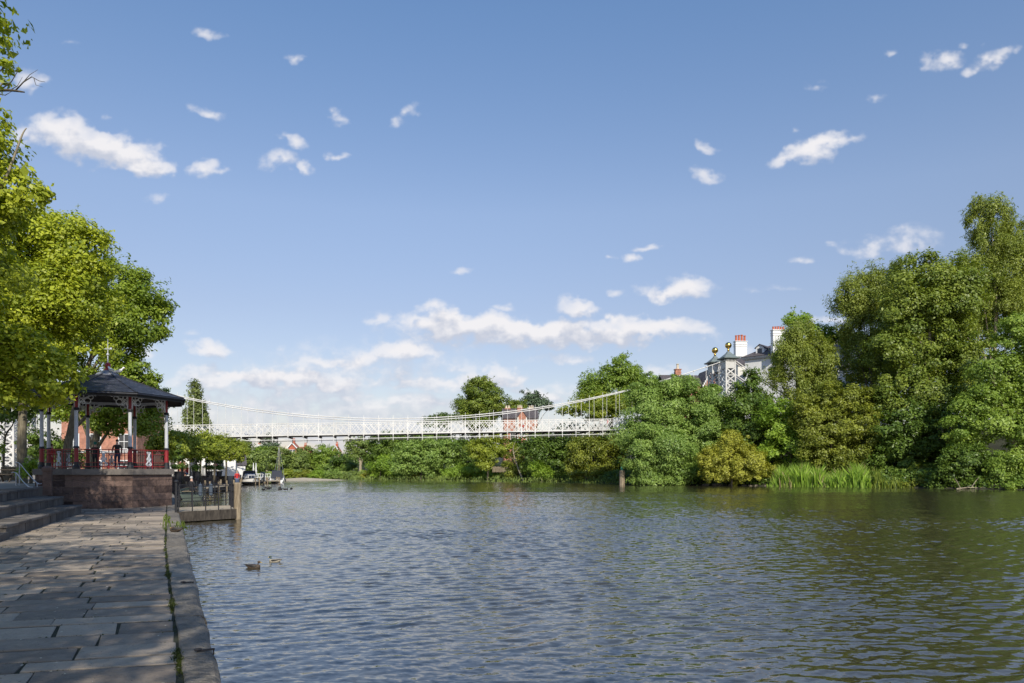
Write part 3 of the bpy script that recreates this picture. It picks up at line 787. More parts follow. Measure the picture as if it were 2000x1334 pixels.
# fallen leaves and petals on the flags
lv, lf = [], []
r_ = np.random.default_rng(8)
for _ in range(520):
    y0 = 3.6 + 22 * r_.random() ** 1.6; x0 = edge_x(y0) - .3 - 4.2 * r_.random()
    s = r_.uniform(.008, .022); an = r_.uniform(0, 6.28); i = len(lv); c_, s_ = math.cos(an) * s, math.sin(an) * s
    lv += [(x0 - c_, y0 - s_, .010), (x0 + s_ * .5, y0 - c_ * .5, .012), (x0 + c_, y0 + s_, .011), (x0 - s_ * .5, y0 + c_ * .5, .016)]; lf.append((i, i + 1, i + 2, i + 3))
me = bpy.data.meshes.new('fallen_leaves'); me.from_pydata(lv, [], lf)
me.materials.append(mat_plain('dry_petal', (0.50, 0.46, 0.36), .8, var=.5, scale=3)); me.update()
o = bpy.data.objects.new('fallen_leaves', me); COL.objects.link(o); tag(o, 'pale fallen petals and dry leaves on the flagstones', None, None, 'stuff')

# ------------------------------------------------------------------ steps and terrace
def step_run(k, z0, z1, ya, yb, back, label):
    """one long step: riser blocks with open joints under overhanging coping slabs"""
    st = MB(); r = random.Random(20 + k)
    y = ya
    while y < yb - .05:
        l = min(r.uniform(.42, .62), yb - y); y1 = y + l
        st.tint = r.random() * .75
        a, b = (step_x(k, y + .008), y + .008), (step_x(k, y1 - .008), y1 - .008)
        d = r.uniform(-.008, .008)
        st.hexa([(a[0] - .30, a[1], z0), (a[0] + d, a[1], z0), (b[0] + d, b[1], z0), (b[0] - .30, b[1], z0)],
                [(a[0] - .30, a[1], z1 - .075), (a[0] + d, a[1], z1 - .075), (b[0] + d, b[1], z1 - .075), (b[0] - .30, b[1], z1 - .075)])
        y = y1
    y = ya - .03
    while y < yb:
        l = min(r.uniform(.8, 1.4), yb + .03 - y); y1 = y + l
        if l < .1: break
        st.tint = .25 + r.random() * .75
        rows = [(-.42, .035), (-back, -.424)]
        for (u0, u1) in rows:
            a, b = y + .006, y1 - .006
            z = z1 + r.uniform(-.006, .004)
            xa, xb = step_x(k, a), step_x(k, b)
            bt = [(xa + u0, a, z - .07), (xa + u1, a, z - .07), (xb + u1, b, z - .07), (xb + u0, b, z - .07)]
            md = [(p[0], p[1], z - .012) for p in bt]
            tp = [(xa + u0 + .01, a + .01, z), (xa + u1 - .012, a + .01, z), (xb + u1 - .012, b - .01, z), (xb + u0 + .01, b - .01, z)]
            st.hexa(bt, md); i = st.verts(md + tp)
            for q_ in range(4):
                n_ = (q_ + 1) % 4; st.face((i + q_, i + n_, i + 4 + n_, i + 4 + q_))
            st.face((i + 4, i + 5, i + 6, i + 7))
        y = y1
    # solid core under the treads
    st.tint = .2
    st.hexa([(step_x(k, ya + .02) - back, ya + .02, z0 - .05), (step_x(k, ya + .02) - .302, ya + .02, z0 - .05), (step_x(k, yb - .02) - .302, yb - .02, z0 - .05), (step_x(k, yb - .02) - back, yb - .02, z0 - .05)],
            [(step_x(k, ya + .02) - back, ya + .02, z1 - .085), (step_x(k, ya + .02) - .302, ya + .02, z1 - .085), (step_x(k, yb - .02) - .302, yb - .02, z1 - .085), (step_x(k, yb - .02) - back, yb - .02, z1 - .085)])
    return struct(st.build('terrace_step', M['step_stone']), label)


step_run(0, -0.02, .32, 17.3, 27.4, 1.55, 'lowest of the three long stone steps')
step_run(1, .32, .635, 12.5, 27.9, 1.9, 'middle one of the three long stone steps')
step_run(2, .635, .955, 12.0, 28.7, 0.9, 'topmost of the three long stone steps')
ls = MB(); r = random.Random(44); y = 9.0
while y < 17.25:
    l = min(r.uniform(.8, 1.3), 17.25 - y); ls.tint = r.random()
    xa, xb = step_x(0, y) + .12, step_x(0, y + l) + .12
    ls.hexa([(xa - 1.9, y, -.02), (xa, y, -.02), (xb, y + l - .012, -.02), (xb - 1.9, y + l - .012, -.02)], [(xa - 1.9, y, .155), (xa, y, .155), (xb, y + l - .012, .155), (xb - 1.9, y + l - .012, .155)])
    y += l
struct(ls.build('low_step', M['step_stone']), 'low stone step beside the long steps')

tr = MB()
tpoly = [(step_x(2, 8) - .85, 8), (step_x(2, 28.6) - .85, 28.6), (-20.4, 36.0), (-22.9, 38), (-29.45, 61.5), (-37.8, 95), (-45, 126), (-120, 150), (-170, 150), (-170, -20), (step_x(2, -20) - .85, -20)]
tr.prism(tpoly, -1.0, .948)
struct(tr.build('promenade', M['gravel_path']), 'raised promenade above the quay')
# ------------------------------------------------------------------ suspension bridge
BA = R(9.6); BU = Vector((math.cos(BA), math.sin(BA), 0)); BN = Vector((-BU.y, BU.x, 0))
B0 = Vector((-46, 92, 0)); PAN = 1.96; N_PAN = 49; BW = 4.4; T0 = -16.7


def deck_z(t): return 5.84 + 0.0262 * t - 0.00012 * (t - 31) ** 2 * .2
def cable_z(t): return 8.60 + (0.0036 if t > 28 else 0.0042) * (t - 28) ** 2
def BP(t, side, z): return B0 + BU * t + BN * (BW * side) + Vector((0, 0, z))


bridge = thing('suspension_bridge', 'white iron lattice suspension bridge crossing the river on two cables', 'bridge', (B0.x, B0.y, 0))
T1 = T0 + N_PAN * PAN
dk = MB()
for k in range(N_PAN + 12):
    ta, tb = T0 - 4 + k * PAN, T0 - 4 + (k + 1) * PAN - .01
    za, zb = deck_z(ta), deck_z(tb)
    dk.hexa([BP(ta, .03, za - .12), BP(tb, .03, zb - .12), BP(tb, .97, zb - .12), BP(ta, .97, za - .12)], [BP(ta, .03, za), BP(tb, .03, zb), BP(tb, .97, zb), BP(ta, .97, za)])
    dk.bar(BP(ta, -.01, za - .25), BP(ta, 1.01, za - .25), .14, .16)
dk.build('deck', M['deck_edge'], bridge)
for s in (0, 1):
    gd = MB()
    tr_ = [(t, deck_z(t)) for t in np.linspace(T0 - 4, T1 + 6, 40)]
    for (ta, za), (tb, zb) in zip(tr_[:-1], tr_[1:]):
        gd.bar(BP(ta, s, za - .62), BP(tb, s, zb - .62), .075)
    for k in range(N_PAN + 1):
        t = T0 + k * PAN; gd.bar(BP(t, s, deck_z(t) - .95), BP(t, s, deck_z(t) - .1), .07)
    gd.build('truss_rod', M['bridge_paint'], bridge)
PH = 1.55
for s in (0, 1):
    pr = MB(); sd = BN
    for k in range(N_PAN + 5):
        t = T0 - 2 * PAN + k * PAN; ta, tb = t, t + PAN
        za, zb = deck_z(ta) - .04, deck_z(tb) - .04
        L_ = lambda u, v: BP(ta + (tb - ta) * u, s, za + (zb - za) * u + v * PH)
        pr.bar(L_(0, .0), L_(1, .0), .15, .06, sd); pr.bar(L_(0, 1), L_(1, 1), .09, .10, sd)
        pr.bar(L_(0, -.14), L_(0, 1.03), .12, .12, sd)
        n = 2.6
        # lattice of flat bars, each diagonal clipped to its panel
        for d in (1, -1):
            for j in range(-3, 4):
                pts = []
                u0 = j / n; u1 = u0 + 2 / n * .82      # rises over .82*2/3 of the panel
                a_, b_ = max(u0, 0.0), min(u1, 1.0)
                if b_ - a_ < .04: continue
                va, vb = (a_ - u0) / (u1 - u0), (b_ - u0) / (u1 - u0)
                if d < 0: a_, b_ = 1 - a_, 1 - b_
                o_ = sd * (.012 * d)
                pr.bar(L_(a_, .03 + .95 * va) + o_, L_(b_, .03 + .95 * vb) + o_, .062, .016, sd)
    pr.build('lattice_parapet', M['bridge_paint'], bridge)
    cb = MB()
    pts = [BP(t, s, cable_z(t) + (.0)) for t in np.linspace(T0, T1, 70)]
    cb.tube(pts, .066, 6)
    land = BP(T1 + 17, s, 6.5 + 1.0); cb.tube([pts[-1], land], .085, 6); cb.tube([pts[-1] - Vector((0, 0, .35)), land - Vector((0, 0, .35))], .06, 6)
    land = BP(T0 - 15, s, 3.0); cb.tube([pts[0], land], .085, 6)
    cb.build('main_cable', M['bridge_paint'], bridge, smooth=True)
    for k in range(1, N_PAN):
        t = T0 + k * PAN
        h = MB(); zt = cable_z(t); topz = zt + (0.45 if -8 < t < 62 else .05)
        h.bar(BP(t, s, deck_z(t) + 1.2), BP(t, s, topz), .036, .036, sd)
        h.obox(BP(t, s, zt), BU, BN, Vector((0, 0, 1)), (.22, .26, .12))
        h.build('hanger', M['bridge_paint'], bridge)


def tower(t, gz):
    base = BP(t, .5, gz)
    pb = MB(); w = 1.42; ztop = cable_z(t) - .35
    # lattice arch between the two legs
    for dz in (0, -1.0):
        pb.bar(BP(t, .16, ztop + dz), BP(t, .84, ztop + dz), .16, .16)
    for j in range(5):
        a_, b_ = .16 + j * .136, .16 + (j + 1) * .136
        pb.bar(BP(t, a_, ztop - 1), BP(t, b_, ztop), .09, .04, BU); pb.bar(BP(t, a_, ztop), BP(t, b_, ztop - 1), .09, .04, BU)
    for sgn in (0, 1):
        pts = [BP(t, (.16 + .25 * math.sin(a_)) if sgn == 0 else (.84 - .25 * math.sin(a_)), ztop - 1 - 2.2 * (1 - math.sin(a_)) - .0) for a_ in np.linspace(0, math.pi / 2, 8)]
        pb.tube(pts, .06, 6)
    tw = pb.build('tower', M['bridge_paint'], bridge)
    for s in (0, 1):
        lg = MB(); c = BP(t, s, 0); X, Y = BU, BN; h = w / 2
        cor = [(-1, -1), (1, -1), (1, 1), (-1, 1)]
        for (a_, b_) in cor:
            o_ = c + X * (a_ * h) + Y * (b_ * h)
            lg.obox(o_ + Vector((0, 0, (gz - 1 + ztop) / 2)), X, Y, Vector((0, 0, 1)), (.20, .20, ztop - gz + 1))
        for q_ in range(4):
            (a0, b0), (a1, b1) = cor[q_], cor[(q_ + 1) % 4]
            p0, p1 = c + X * (a0 * h) + Y * (b0 * h), c + X * (a1 * h) + Y * (b1 * h)
            out = ((p0 + p1) / 2 - c).normalized()
            lg.obox((p0 + p1) / 2 + Vector((0, 0, ztop - .45)), (p1 - p0).normalized(), out, Vector((0, 0, 1)), (w - .2, .1, .9))
            z = gz
            while z < ztop - 1.0:
                z2 = min(z + 1.05, ztop - .9); v1, v2 = Vector((0, 0, z)), Vector((0, 0, z2))
                lg.bar(p0 + v1 + out * .02, p1 + v2 + out * .02, .17, .04, out); lg.bar(p1 + v1 - out * .02, p0 + v2 - out * .02, .17, .04, out)
                lg.bar(p0 + v2, p1 + v2, .12, .07, out); z = z2
        for j in range(7):
            for (ax, ay) in ((X, Y), (-X, -Y), (Y, -X), (-Y, X)):
                lg.obox(c + ax * (h + .16) + ay * ((j - 3) * .22) + Vector((0, 0, ztop + .07)), ax, ay, Vector((0, 0, 1)), (.14, .1, .14))
        lg.build('tower_leg', M['bridge_paint'], tw)
        cp_ = MB(); cz = Vector((c.x, c.y, ztop))
        r_ = math.sqrt(2)
        cp_.lathe(cz, [((h + .10) * r_, .13), ((h + .10) * r_, .24), ((h + .50) * r_, .36), ((h + .52) * r_, .50), ((h + .30) * r_, .56), (.42 * r_, 1.12), (.24 * r_, 1.32), (.20 * r_, 1.45)], 4, rot=BA + math.pi / 4)
        cp_.build('tower_cap', M['verdigris'], tw)
        gb = MB(); gb.lathe(cz, [(.16, 1.44), (.13, 1.62), (.22, 1.70), (.12, 1.80), (.13, 2.0)], 12); gb.ball(cz + Vector((0, 0, 2.36)), .48, 20, 12)
        gb.build('golden_ball', M['gold'], tw, smooth=True)


tower(T1 - .5, 5.0)
tower(T0, .9)

# ------------------------------------------------------------------ bandstand
BC = Vector((-18.72, 33.2, 0)); BR, BD = QR, QD; RC = 2.65; FZ = 1.70
def OCT(r, k, z, rot=22.5):   # corner k of an octagon aligned with the quay
    a = R(rot + 45 * k); return BC + BR * (r * math.cos(a)) + BD * (r * math.sin(a)) + Vector((0, 0, z))


band = thing('bandstand', 'octagonal bandstand with slate roof and red and silver columns on a sandstone base', 'bandstand', BC)
pl = MB(); rr = random.Random(12)
core = [OCT(2.86, k, 0) for k in range(8)]
pl.prism([(p.x, p.y) for p in core], -.2, FZ - .012)
crs = [0, .31, .62, .93, 1.20, 1.44]
blocks = MB()
for ci in range(len(crs) - 1):
    z0, z1 = crs[ci] + .007, crs[ci + 1] - .007
    for k in range(8):
        a, b = OCT(2.90, k, 0), OCT(2.90, k + 1, 0); ln_ = (b - a).length; d = (b - a) / ln_; outn = Vector((d.y, -d.x, 0))
        s = 0.0 if ci % 2 else -rr.uniform(.15, .4)
        while s < ln_ - .03:
            l = rr.uniform(.5, 1.05); e = min(s + l, ln_); s0 = max(s, 0)
            if ln_ - e < .18: e = ln_
            blocks.tint = rr.random(); ins = rr.uniform(-.015, .006)
            u0, u1 = s0 + (.007 if s0 > 0 else 0), e - (.007 if e < ln_ else 0)
            p = [a + d * u0 - outn * .2, a + d * u0 + outn * ins, a + d * u1 + outn * ins, a + d * u1 - outn * .2]
            p = [p[1], p[2], p[3], p[0]]
            blocks.hexa([q_ + Vector((0, 0, z0)) for q_ in p], [q_ + Vector((0, 0, z1)) for q_ in p])
            s = e
plinth = pl.build('plinth', M['mortar'], band)
blocks.build('sandstone_block', M['sandstone'], plinth)
cpg = MB()
for k in range(8):
    a, b = OCT(3.0, k, 0), OCT(3.0, k + 1, 0); ai, bi = OCT(2.3, k, 0), OCT(2.3, k + 1, 0)
    for j in range(2):
        f0, f1 = j / 2 + (.004 if j else 0), (j + 1) / 2 - (.004 if j == 0 else 0)
        cpg.tint = .55 + rr.random() * .4
        v = lambda f, p, q_: p.lerp(q_, f)
        bt = [v(f0, a, b), v(f1, a, b), v(f1, ai, bi), v(f0, ai, bi)]
        cpg.hexa([p + Vector((0, 0, 1.447)) for p in bt], [p + Vector((0, 0, FZ)) for p in bt])
cpg.build('coping', M['step_stone'], plinth)

for k in range(8):
    p = OCT(RC, k, 0)
    cf = MB(); cf.slot = 0
    cf.lathe(p, [(.15, FZ), (.15, FZ + .10), (.105, FZ + .16), (.10, FZ + .30)], 8)
    cf.slot = 1
    cf.lathe(p, [(.092, FZ + .30), (.088, FZ + .88)], 8); cf.slot = 0
    cf.lathe(p, [(.115, FZ + .88), (.12, FZ + .93), (.10, FZ + .97)], 10); cf.slot = 2
    cf.lathe(p, [(.078, FZ + .97), (.070, FZ + 2.50)], 10); cf.slot = 0
    cf.lathe(p, [(.10, FZ + 2.50), (.115, FZ + 2.56), (.085, FZ + 2.62)], 10); cf.slot = 1
    cf.lathe(p, [(.066, FZ + 2.62), (.062, FZ + 3.26)], 8)
    col = cf.build('column', [M['black_paint'], M['red_paint'], M['silver_paint']], band)
    for sgn in (-1, 1):
        q_ = OCT(RC, k + sgn, 0); d = (q_ - p).normalized(); n = Vector((d.y, -d.x, 0)); Z = Vector((0, 0, 1))
        W = lambda u, v: p + d * u + Z * (FZ + 2.62 + v)
        bk = MB()
        bk.tube(smooth_path([W(.09, .02), W(.14, .22), W(.32, .42), W(.62, .55), W(.98, .62)], 5), .022, 5)
        bk.tube([W(.09, .0), W(.09, .62)], .022, 5); bk.tube([W(.07, .62), W(1.0, .62)], .022, 5)
        for (cu, cv, rad) in ((.36, .52, .10), (.42, .30, .12), (.20, .50, .085), (.54, .46, .09), (.19, .32, .07), (.70, .57, .045), (.27, .22, .05)):
            bk.tube([W(cu + rad * math.cos(a_), cv + rad * math.sin(a_)) for a_ in np.linspace(0, 2 * math.pi, 13)], .017, 5, cap=False)
        bk.build('bracket', M['white_paint'], col)
for k in range(8):
    if k == 3: continue        # the way in from the promenade
    a, b = OCT(RC, k, 0), OCT(RC, k + 1, 0); d = (b - a).normalized(); ln_ = (b - a).length; Z = Vector((0, 0, 1))
    W = lambda u, v: a + d * u + Z * (FZ + v)
    rl = MB()
    for v, w in ((.10, .03), (.28, .018), (.66, .018), (.84, .035)):
        rl.bar(W(.1, v), W(ln_ - .1, v), w, w, Z)
    u = .18
    while u < ln_ - .12:
        rl.slot = 1
        if abs(u - ln_ / 2) > .19: rl.bar(W(u, .03), W(u, .84), .013)
        u += .125
    rl.slot = 0
    rl.bar(W(ln_ / 2 - .2, .0), W(ln_ / 2 - .2, .86), .03); rl.bar(W(ln_ / 2 + .2, .0), W(ln_ / 2 + .2, .86), .03)
    rail = rl.build('railing', [M['red_paint'], M['black_paint']], band)
    om = MB(); c0 = ln_ / 2
    om.tube([W(c0 - .10, .74), W(c0 + .10, .74)], .022, 6)
    for sg in (-1, 1):
        om.tube(smooth_path([W(c0 + sg * .09, .74), W(c0 + sg * .04, .64), W(c0 + sg * .03, .54), W(c0 + sg * .10, .42), W(c0 + sg * .04, .34), W(c0 + sg * .15, .20), W(c0 + sg * .05, .12)], 4), .022, 6)
    for cv, rad in ((.42, .055), (.24, .075)):
        om.tube([W(c0 + rad * math.cos(a_), cv + rad * math.sin(a_)) for a_ in np.linspace(0, 2 * math.pi, 11)], .018, 5, cap=False)
    om.obox(W(c0, .5), d, Vector((d.y, -d.x, 0)), Z, (.05, .02, .4))
    om.build('cast_ornament', M['silver_paint'], rail)
# roof: slated octagon with dark fascia, boarded soffit, lead cap and weather vane
EZ = 4.97
rf = MB()
prof = [(3.44, EZ + .02), (2.5, EZ + .33), (1.3, EZ + .75), (.48, EZ + 1.08)]
EF = EZ - .16
rings = [[OCT(r, k, z) for k in range(8)] for r, z in prof]
for a, b in zip(rings[:-1], rings[1:]):
    for k in range(8):
        n = (k + 1) % 8; i = rf.verts([a[k], a[n], b[n], b[k]]); rf.face((i, i + 1, i + 2, i + 3))
roof = rf.build('roof', M['slate'], band)
hp = MB()
for k in range(8):
    for (r0, z0), (r1, z1) in zip(prof[:-1], prof[1:]):
        hp.bar(OCT(r0, k, z0 + .012), OCT(r1, k, z1 + .012), .09, .035)
hp.build('hip_ridge', M['slate'], roof)
fs = MB()
for k in range(8):
    a, b = OCT(3.40, k, 0), OCT(3.40, k + 1, 0); ai, bi = OCT(3.33, k, 0), OCT(3.33, k + 1, 0); Z = Vector((0, 0, 1))
    bt = [a, b, bi, ai]
    fs.hexa([p + Z * (EZ - .17) for p in bt], [p + Z * (EZ + .0) for p in bt])
    g0, g1 = OCT(3.47, k, EZ - .05), OCT(3.47, k + 1, EZ - .05); fs.tube([g0, g1], .05, 6)
fs.build('fascia', M['black_paint'], roof)
sf = MB(); ro, ri = [OCT(3.32, k, EZ - .10) for k in range(8)], [OCT(.3, k, EZ + .35) for k in range(8)]
for k in range(8):
    n = (k + 1) % 8; i = sf.verts([ro[n], ro[k], ri[k], ri[n]]); sf.face((i, i + 1, i + 2, i + 3))
sf.build('soffit', M['wood_dark'], roof)
fz = MB()
for k in range(8):
    fz.bar(OCT(RC, k, EZ - .04), OCT(RC, k + 1, EZ - .04), .10, .14, Vector((0, 0, 1)))
fz.build('frieze', M['grey_render'], roof)
lc = MB(); lc.lathe(BC, [(.62, EF + 1.17), (.46, EF + 1.30), (.26, EF + 1.40), (.2, EF + 1.44)], 8, rot=R(22.5) + math.atan2(BR.y, BR.x)); lc.build('roof_cap', M['lead'], roof)
fn = MB(); fn.slot = 0
fn.lathe(BC, [(.16, EF + 1.43), (.15, EF + 1.50), (.08, EF + 1.56), (.13, EF + 1.64), (.13, EF + 1.74), (.05, EF + 1.82)], 8); fn.slot = 1
zc = BC + Vector((0, 0, EF))
fn.tube([zc + Vector((0, 0, 1.8)), zc + Vector((0, 0, 2.9))], [.03, .008], 6)
fn.lathe(BC, [(.05, EF + 2.15), (.07, EF + 2.19), (.05, EF + 2.23)], 8)
fn.bar(zc + Vector((-.16, 0, 2.45)), zc + Vector((.16, 0, 2.45)), .022); fn.bar(zc + Vector((0, -.16, 2.45)), zc + Vector((0, .16, 2.45)), .022)
fn.obox(zc + Vector((.14, 0, 2.47)), Vector((1, 0, 0)), Vector((0, 1, 0)), Vector((0, 0, 1)), (.09, .014, .09))
fn.build('finial', [M['red_paint'], M['silver_paint']], roof)

# stone pier and handrails where the steps reach the bandstand
pier = MB(); pier.tint = .75
pc = Vector((-18.95, 29.25, .62))
pier.lathe(pc, [(.24, 0), (.22, .06), (.21, .5), (.22, .98), (.26, 1.0), (.26, 1.12), (.10, 1.2)], 4, rot=R(45) + math.atan2(BR.y, BR.x))
tag(pier.build('stone_pier', M['sandstone']), 'weathered square stone pier at the corner of the bandstand base', 'pier')
for i, (p0, p1, z0, z1, lab) in enumerate((((-22.4, 32.6), (-20.0, 30.2), 1.95, 1.10, 'white handrail sloping down beside the bandstand, upper of two'), ((-22.0, 31.8), (-19.7, 29.2), 1.52, .98, 'white handrail sloping down beside the bandstand, lower of two'))):
    hr = MB()
    a, b = Vector((*p0, z0)), Vector((*p1, z1))
    hr.tube(smooth_path([a - Vector((.25, -.05, -.02)), a, a.lerp(b, .5) - Vector((0, 0, .03)), b, b + Vector((.25, -.1, -.02))], 4), .018, 6)
    hr.tube([Vector((a.x, a.y, .9)), a], .024, 6); hr.tube([Vector((b.x, b.y, .6)), b], .024, 6)
    tag(hr.build('handrail', M['silver_paint']), lab, 'handrail')
# ------------------------------------------------------------------ foliage
LEAF = {
    'lime':     mat_leaf('lime_leaf', (0.125, 0.186, 0.016), (0.535, 0.565, 0.050), .34),
    'lime2':    mat_leaf('deep_lime_leaf', (0.089, 0.155, 0.017), (0.312, 0.386, 0.042), .32),
    'pollard':  mat_leaf('pollard_leaf', (0.126, 0.179, 0.021), (0.386, 0.430, 0.053), .30),
    'sycamore': mat_leaf('sycamore_leaf', (0.081, 0.135, 0.021), (0.284, 0.337, 0.049), .25),
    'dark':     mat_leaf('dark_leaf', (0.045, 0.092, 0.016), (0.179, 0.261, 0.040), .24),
    'willow':   mat_leaf('willow_leaf', (0.126, 0.208, 0.044), (0.334, 0.445, 0.104), .26, tcol=(1.5, 1.7, .6)),
    'birch':    mat_leaf('birch_leaf', (0.118, 0.165, 0.028), (0.336, 0.382, 0.070), .27),
    'olive':    mat_leaf('olive_leaf', (0.097, 0.130, 0.017), (0.321, 0.351, 0.049), .25),
    'yellow':   mat_leaf('yellow_leaf', (0.190, 0.205, 0.022), (0.480, 0.480, 0.075), .26),
    'bright':   mat_leaf('bright_leaf', (0.118, 0.216, 0.023), (0.341, 0.461, 0.059), .32),
    'ash':      mat_leaf('ash_leaf', (0.112, 0.192, 0.028), (0.321, 0.420, 0.070), .28),
    'far':      mat_leaf('far_leaf', (0.097, 0.152, 0.040), (0.276, 0.344, 0.076), .22),
    'pine':     mat_leaf('pine_needle', (0.059, 0.101, 0.059), (0.155, 0.208, 0.113), .14),
    'poplar':   mat_leaf('poplar_leaf', (0.104, 0.142, 0.044), (0.275, 0.319, 0.097), .22),
    'reed':     mat_leaf('reed_blade', (0.142, 0.253, 0.030), (0.401, 0.550, 0.089), .32),
}


def leaf_mesh(name, pos, nrm, axis_, size, wid, tint, mat):
    n = len(pos)
    nrm = nrm / np.linalg.norm(nrm, axis=1, keepdims=True)
    ax = axis_ - nrm * (axis_ * nrm).sum(1, keepdims=True); ax /= np.linalg.norm(ax, axis=1, keepdims=True) + 1e-9
    bx = np.cross(nrm, ax); s = size[:, None]
    v = np.empty((n, 4, 3), np.float32)
    v[:, 0] = pos - ax * s * .5; v[:, 2] = pos + ax * s * .5
    fold = nrm * s * .10
    v[:, 1] = pos + bx * s * wid * .5 + fold - ax * s * .06; v[:, 3] = pos - bx * s * wid * .5 + fold - ax * s * .06
    me = bpy.data.meshes.new(name)
    me.vertices.add(n * 4); me.vertices.foreach_set('co', v.ravel())
    me.loops.add(n * 4); me.loops.foreach_set('vertex_index', np.arange(n * 4, dtype=np.int32))
    me.polygons.add(n); me.polygons.foreach_set('loop_start', np.arange(0, n * 4, 4, dtype=np.int32))
    me.update(calc_edges=True)
    a = me.attributes.new('tint', 'FLOAT', 'FACE'); a.data.foreach_set('value', np.clip(tint, 0, 1).astype(np.float32))
    me.materials.append(mat)
    return me


def unit(r, n):
    d = r.normal(size=(n, 3)); return d / np.linalg.norm(d, axis=1, keepdims=True)


def crown(name, blobs, seed, leaf, clump, cov, mat, droop=0.0, wid=.62, flat=.7, hang=0.0, fill=.18, parent=None, jag=.14, holes=.0, spray=.9):
    """Leaves in clumps on and inside a set of ellipsoids (centre, radii): an uneven crown with gaps."""
    r = np.random.default_rng(seed)
    PO, NR, AX, SZ, TI = [], [], [], [], []
    for (c, rad) in blobs:
        c, rad = np.array(c, float), np.array(rad, float)
        rm = (rad[0] * rad[1] * rad[2]) ** (1 / 3)
        cl = min(clump, rm * .55)
        area = math.pi * (rad[0] * rad[2] + rad[1] * rad[2] + rad[0] * rad[1]) / 3
        nc = max(5, int(area * 4 / (math.pi * cl * cl) * 1.15))
        d = unit(r, nc); low = d[:, 2] < -.35; keep = ~(low & (r.random(nc) < .45)); keep &= r.random(nc) > holes; d = d[keep]; nc = len(d)
        k = 1 - .10 + r.normal(0, jag, nc); inner = r.random(nc) < fill; k[inner] = r.uniform(.25, .8, inner.sum())
        ctr = c + d * rad * k[:, None]
        cs = cl * np.exp(r.normal(0, .33, nc))
        wts = cs ** 2; wts /= wts.sum()
        nl = max(30, int(cov * area / (.33 * wid / .62 * leaf * leaf)))
        ci = r.choice(nc, nl, p=wts)
        ld = unit(r, nl); u = r.random(nl) ** .45
        off = ld * (cs[ci] * u)[:, None]; off[:, 2] *= flat
        if hang > 0:      # curtains of leaves trailing below the clump
            dn = r.random(nl) ** 1.5 * hang * cs[ci]; off[:, 2] -= dn; off[:, :2] *= (1 - .45 * dn / (hang * cs[ci] + 1e-6))[:, None]
        pos = ctr[ci] + off
        out = d[ci] * .55 + ld * .45
        nr = out * .85 + np.array([0, 0, .42]) + r.normal(0, .36, (nl, 3))
        ax = r.normal(size=(nl, 3)) * (1 - droop) + np.array([0, 0, -1.6]) * droop
        PO.append(pos); NR.append(nr); AX.append(ax); SZ.append(leaf * np.exp(r.normal(0, .25, nl)))
        tc = r.random(nc)
        TI.append(tc[ci] * .5 + r.random(nl) * .5)
        # twigs that reach past the crown's outline, leaves strung along them
        ns = int(area / (cl * cl) * spray)
        if ns:
            sd = unit(r, ns); sd[:, 2] = np.where(sd[:, 2] < -.3, -sd[:, 2], sd[:, 2]); per = max(8, int(1.0 * cl / leaf * 5)); si = np.repeat(np.arange(ns), per)
            dr = sd * .8 + r.normal(0, .45, (ns, 3)) + np.array([0, 0, .25 - .9 * droop]); dr /= np.linalg.norm(dr, axis=1, keepdims=True)
            sl = cl * r.uniform(.7, 1.9, ns); t = r.random(ns * per)
            pos = c + sd[si] * rad * .93 + dr[si] * (sl[si] * t)[:, None] + r.normal(0, 1, (ns * per, 3)) * (.16 * cl * (1.1 - .6 * t))[:, None]
            pos[:, 2] -= (t ** 2) * sl[si] * (.15 + .5 * droop)
            PO.append(pos); NR.append(sd[si] * .5 + np.array([0, 0, .6]) + r.normal(0, .45, (ns * per, 3))); AX.append(dr[si] + r.normal(0, .5, (ns * per, 3)) + np.array([0, 0, -1.2]) * droop)
            SZ.append(leaf * .9 * np.exp(r.normal(0, .25, ns * per))); TI.append(r.random(ns)[si] * .5 + r.random(ns * per) * .5)
    me = leaf_mesh(name, np.concatenate(PO), np.concatenate(NR), np.concatenate(AX), np.concatenate(SZ), wid, np.concatenate(TI), mat)
    o = bpy.data.objects.new(name, me); COL.objects.link(o)
    if parent is not None:
        o.parent = parent; o.location = -Vector(parent.location)
    return o


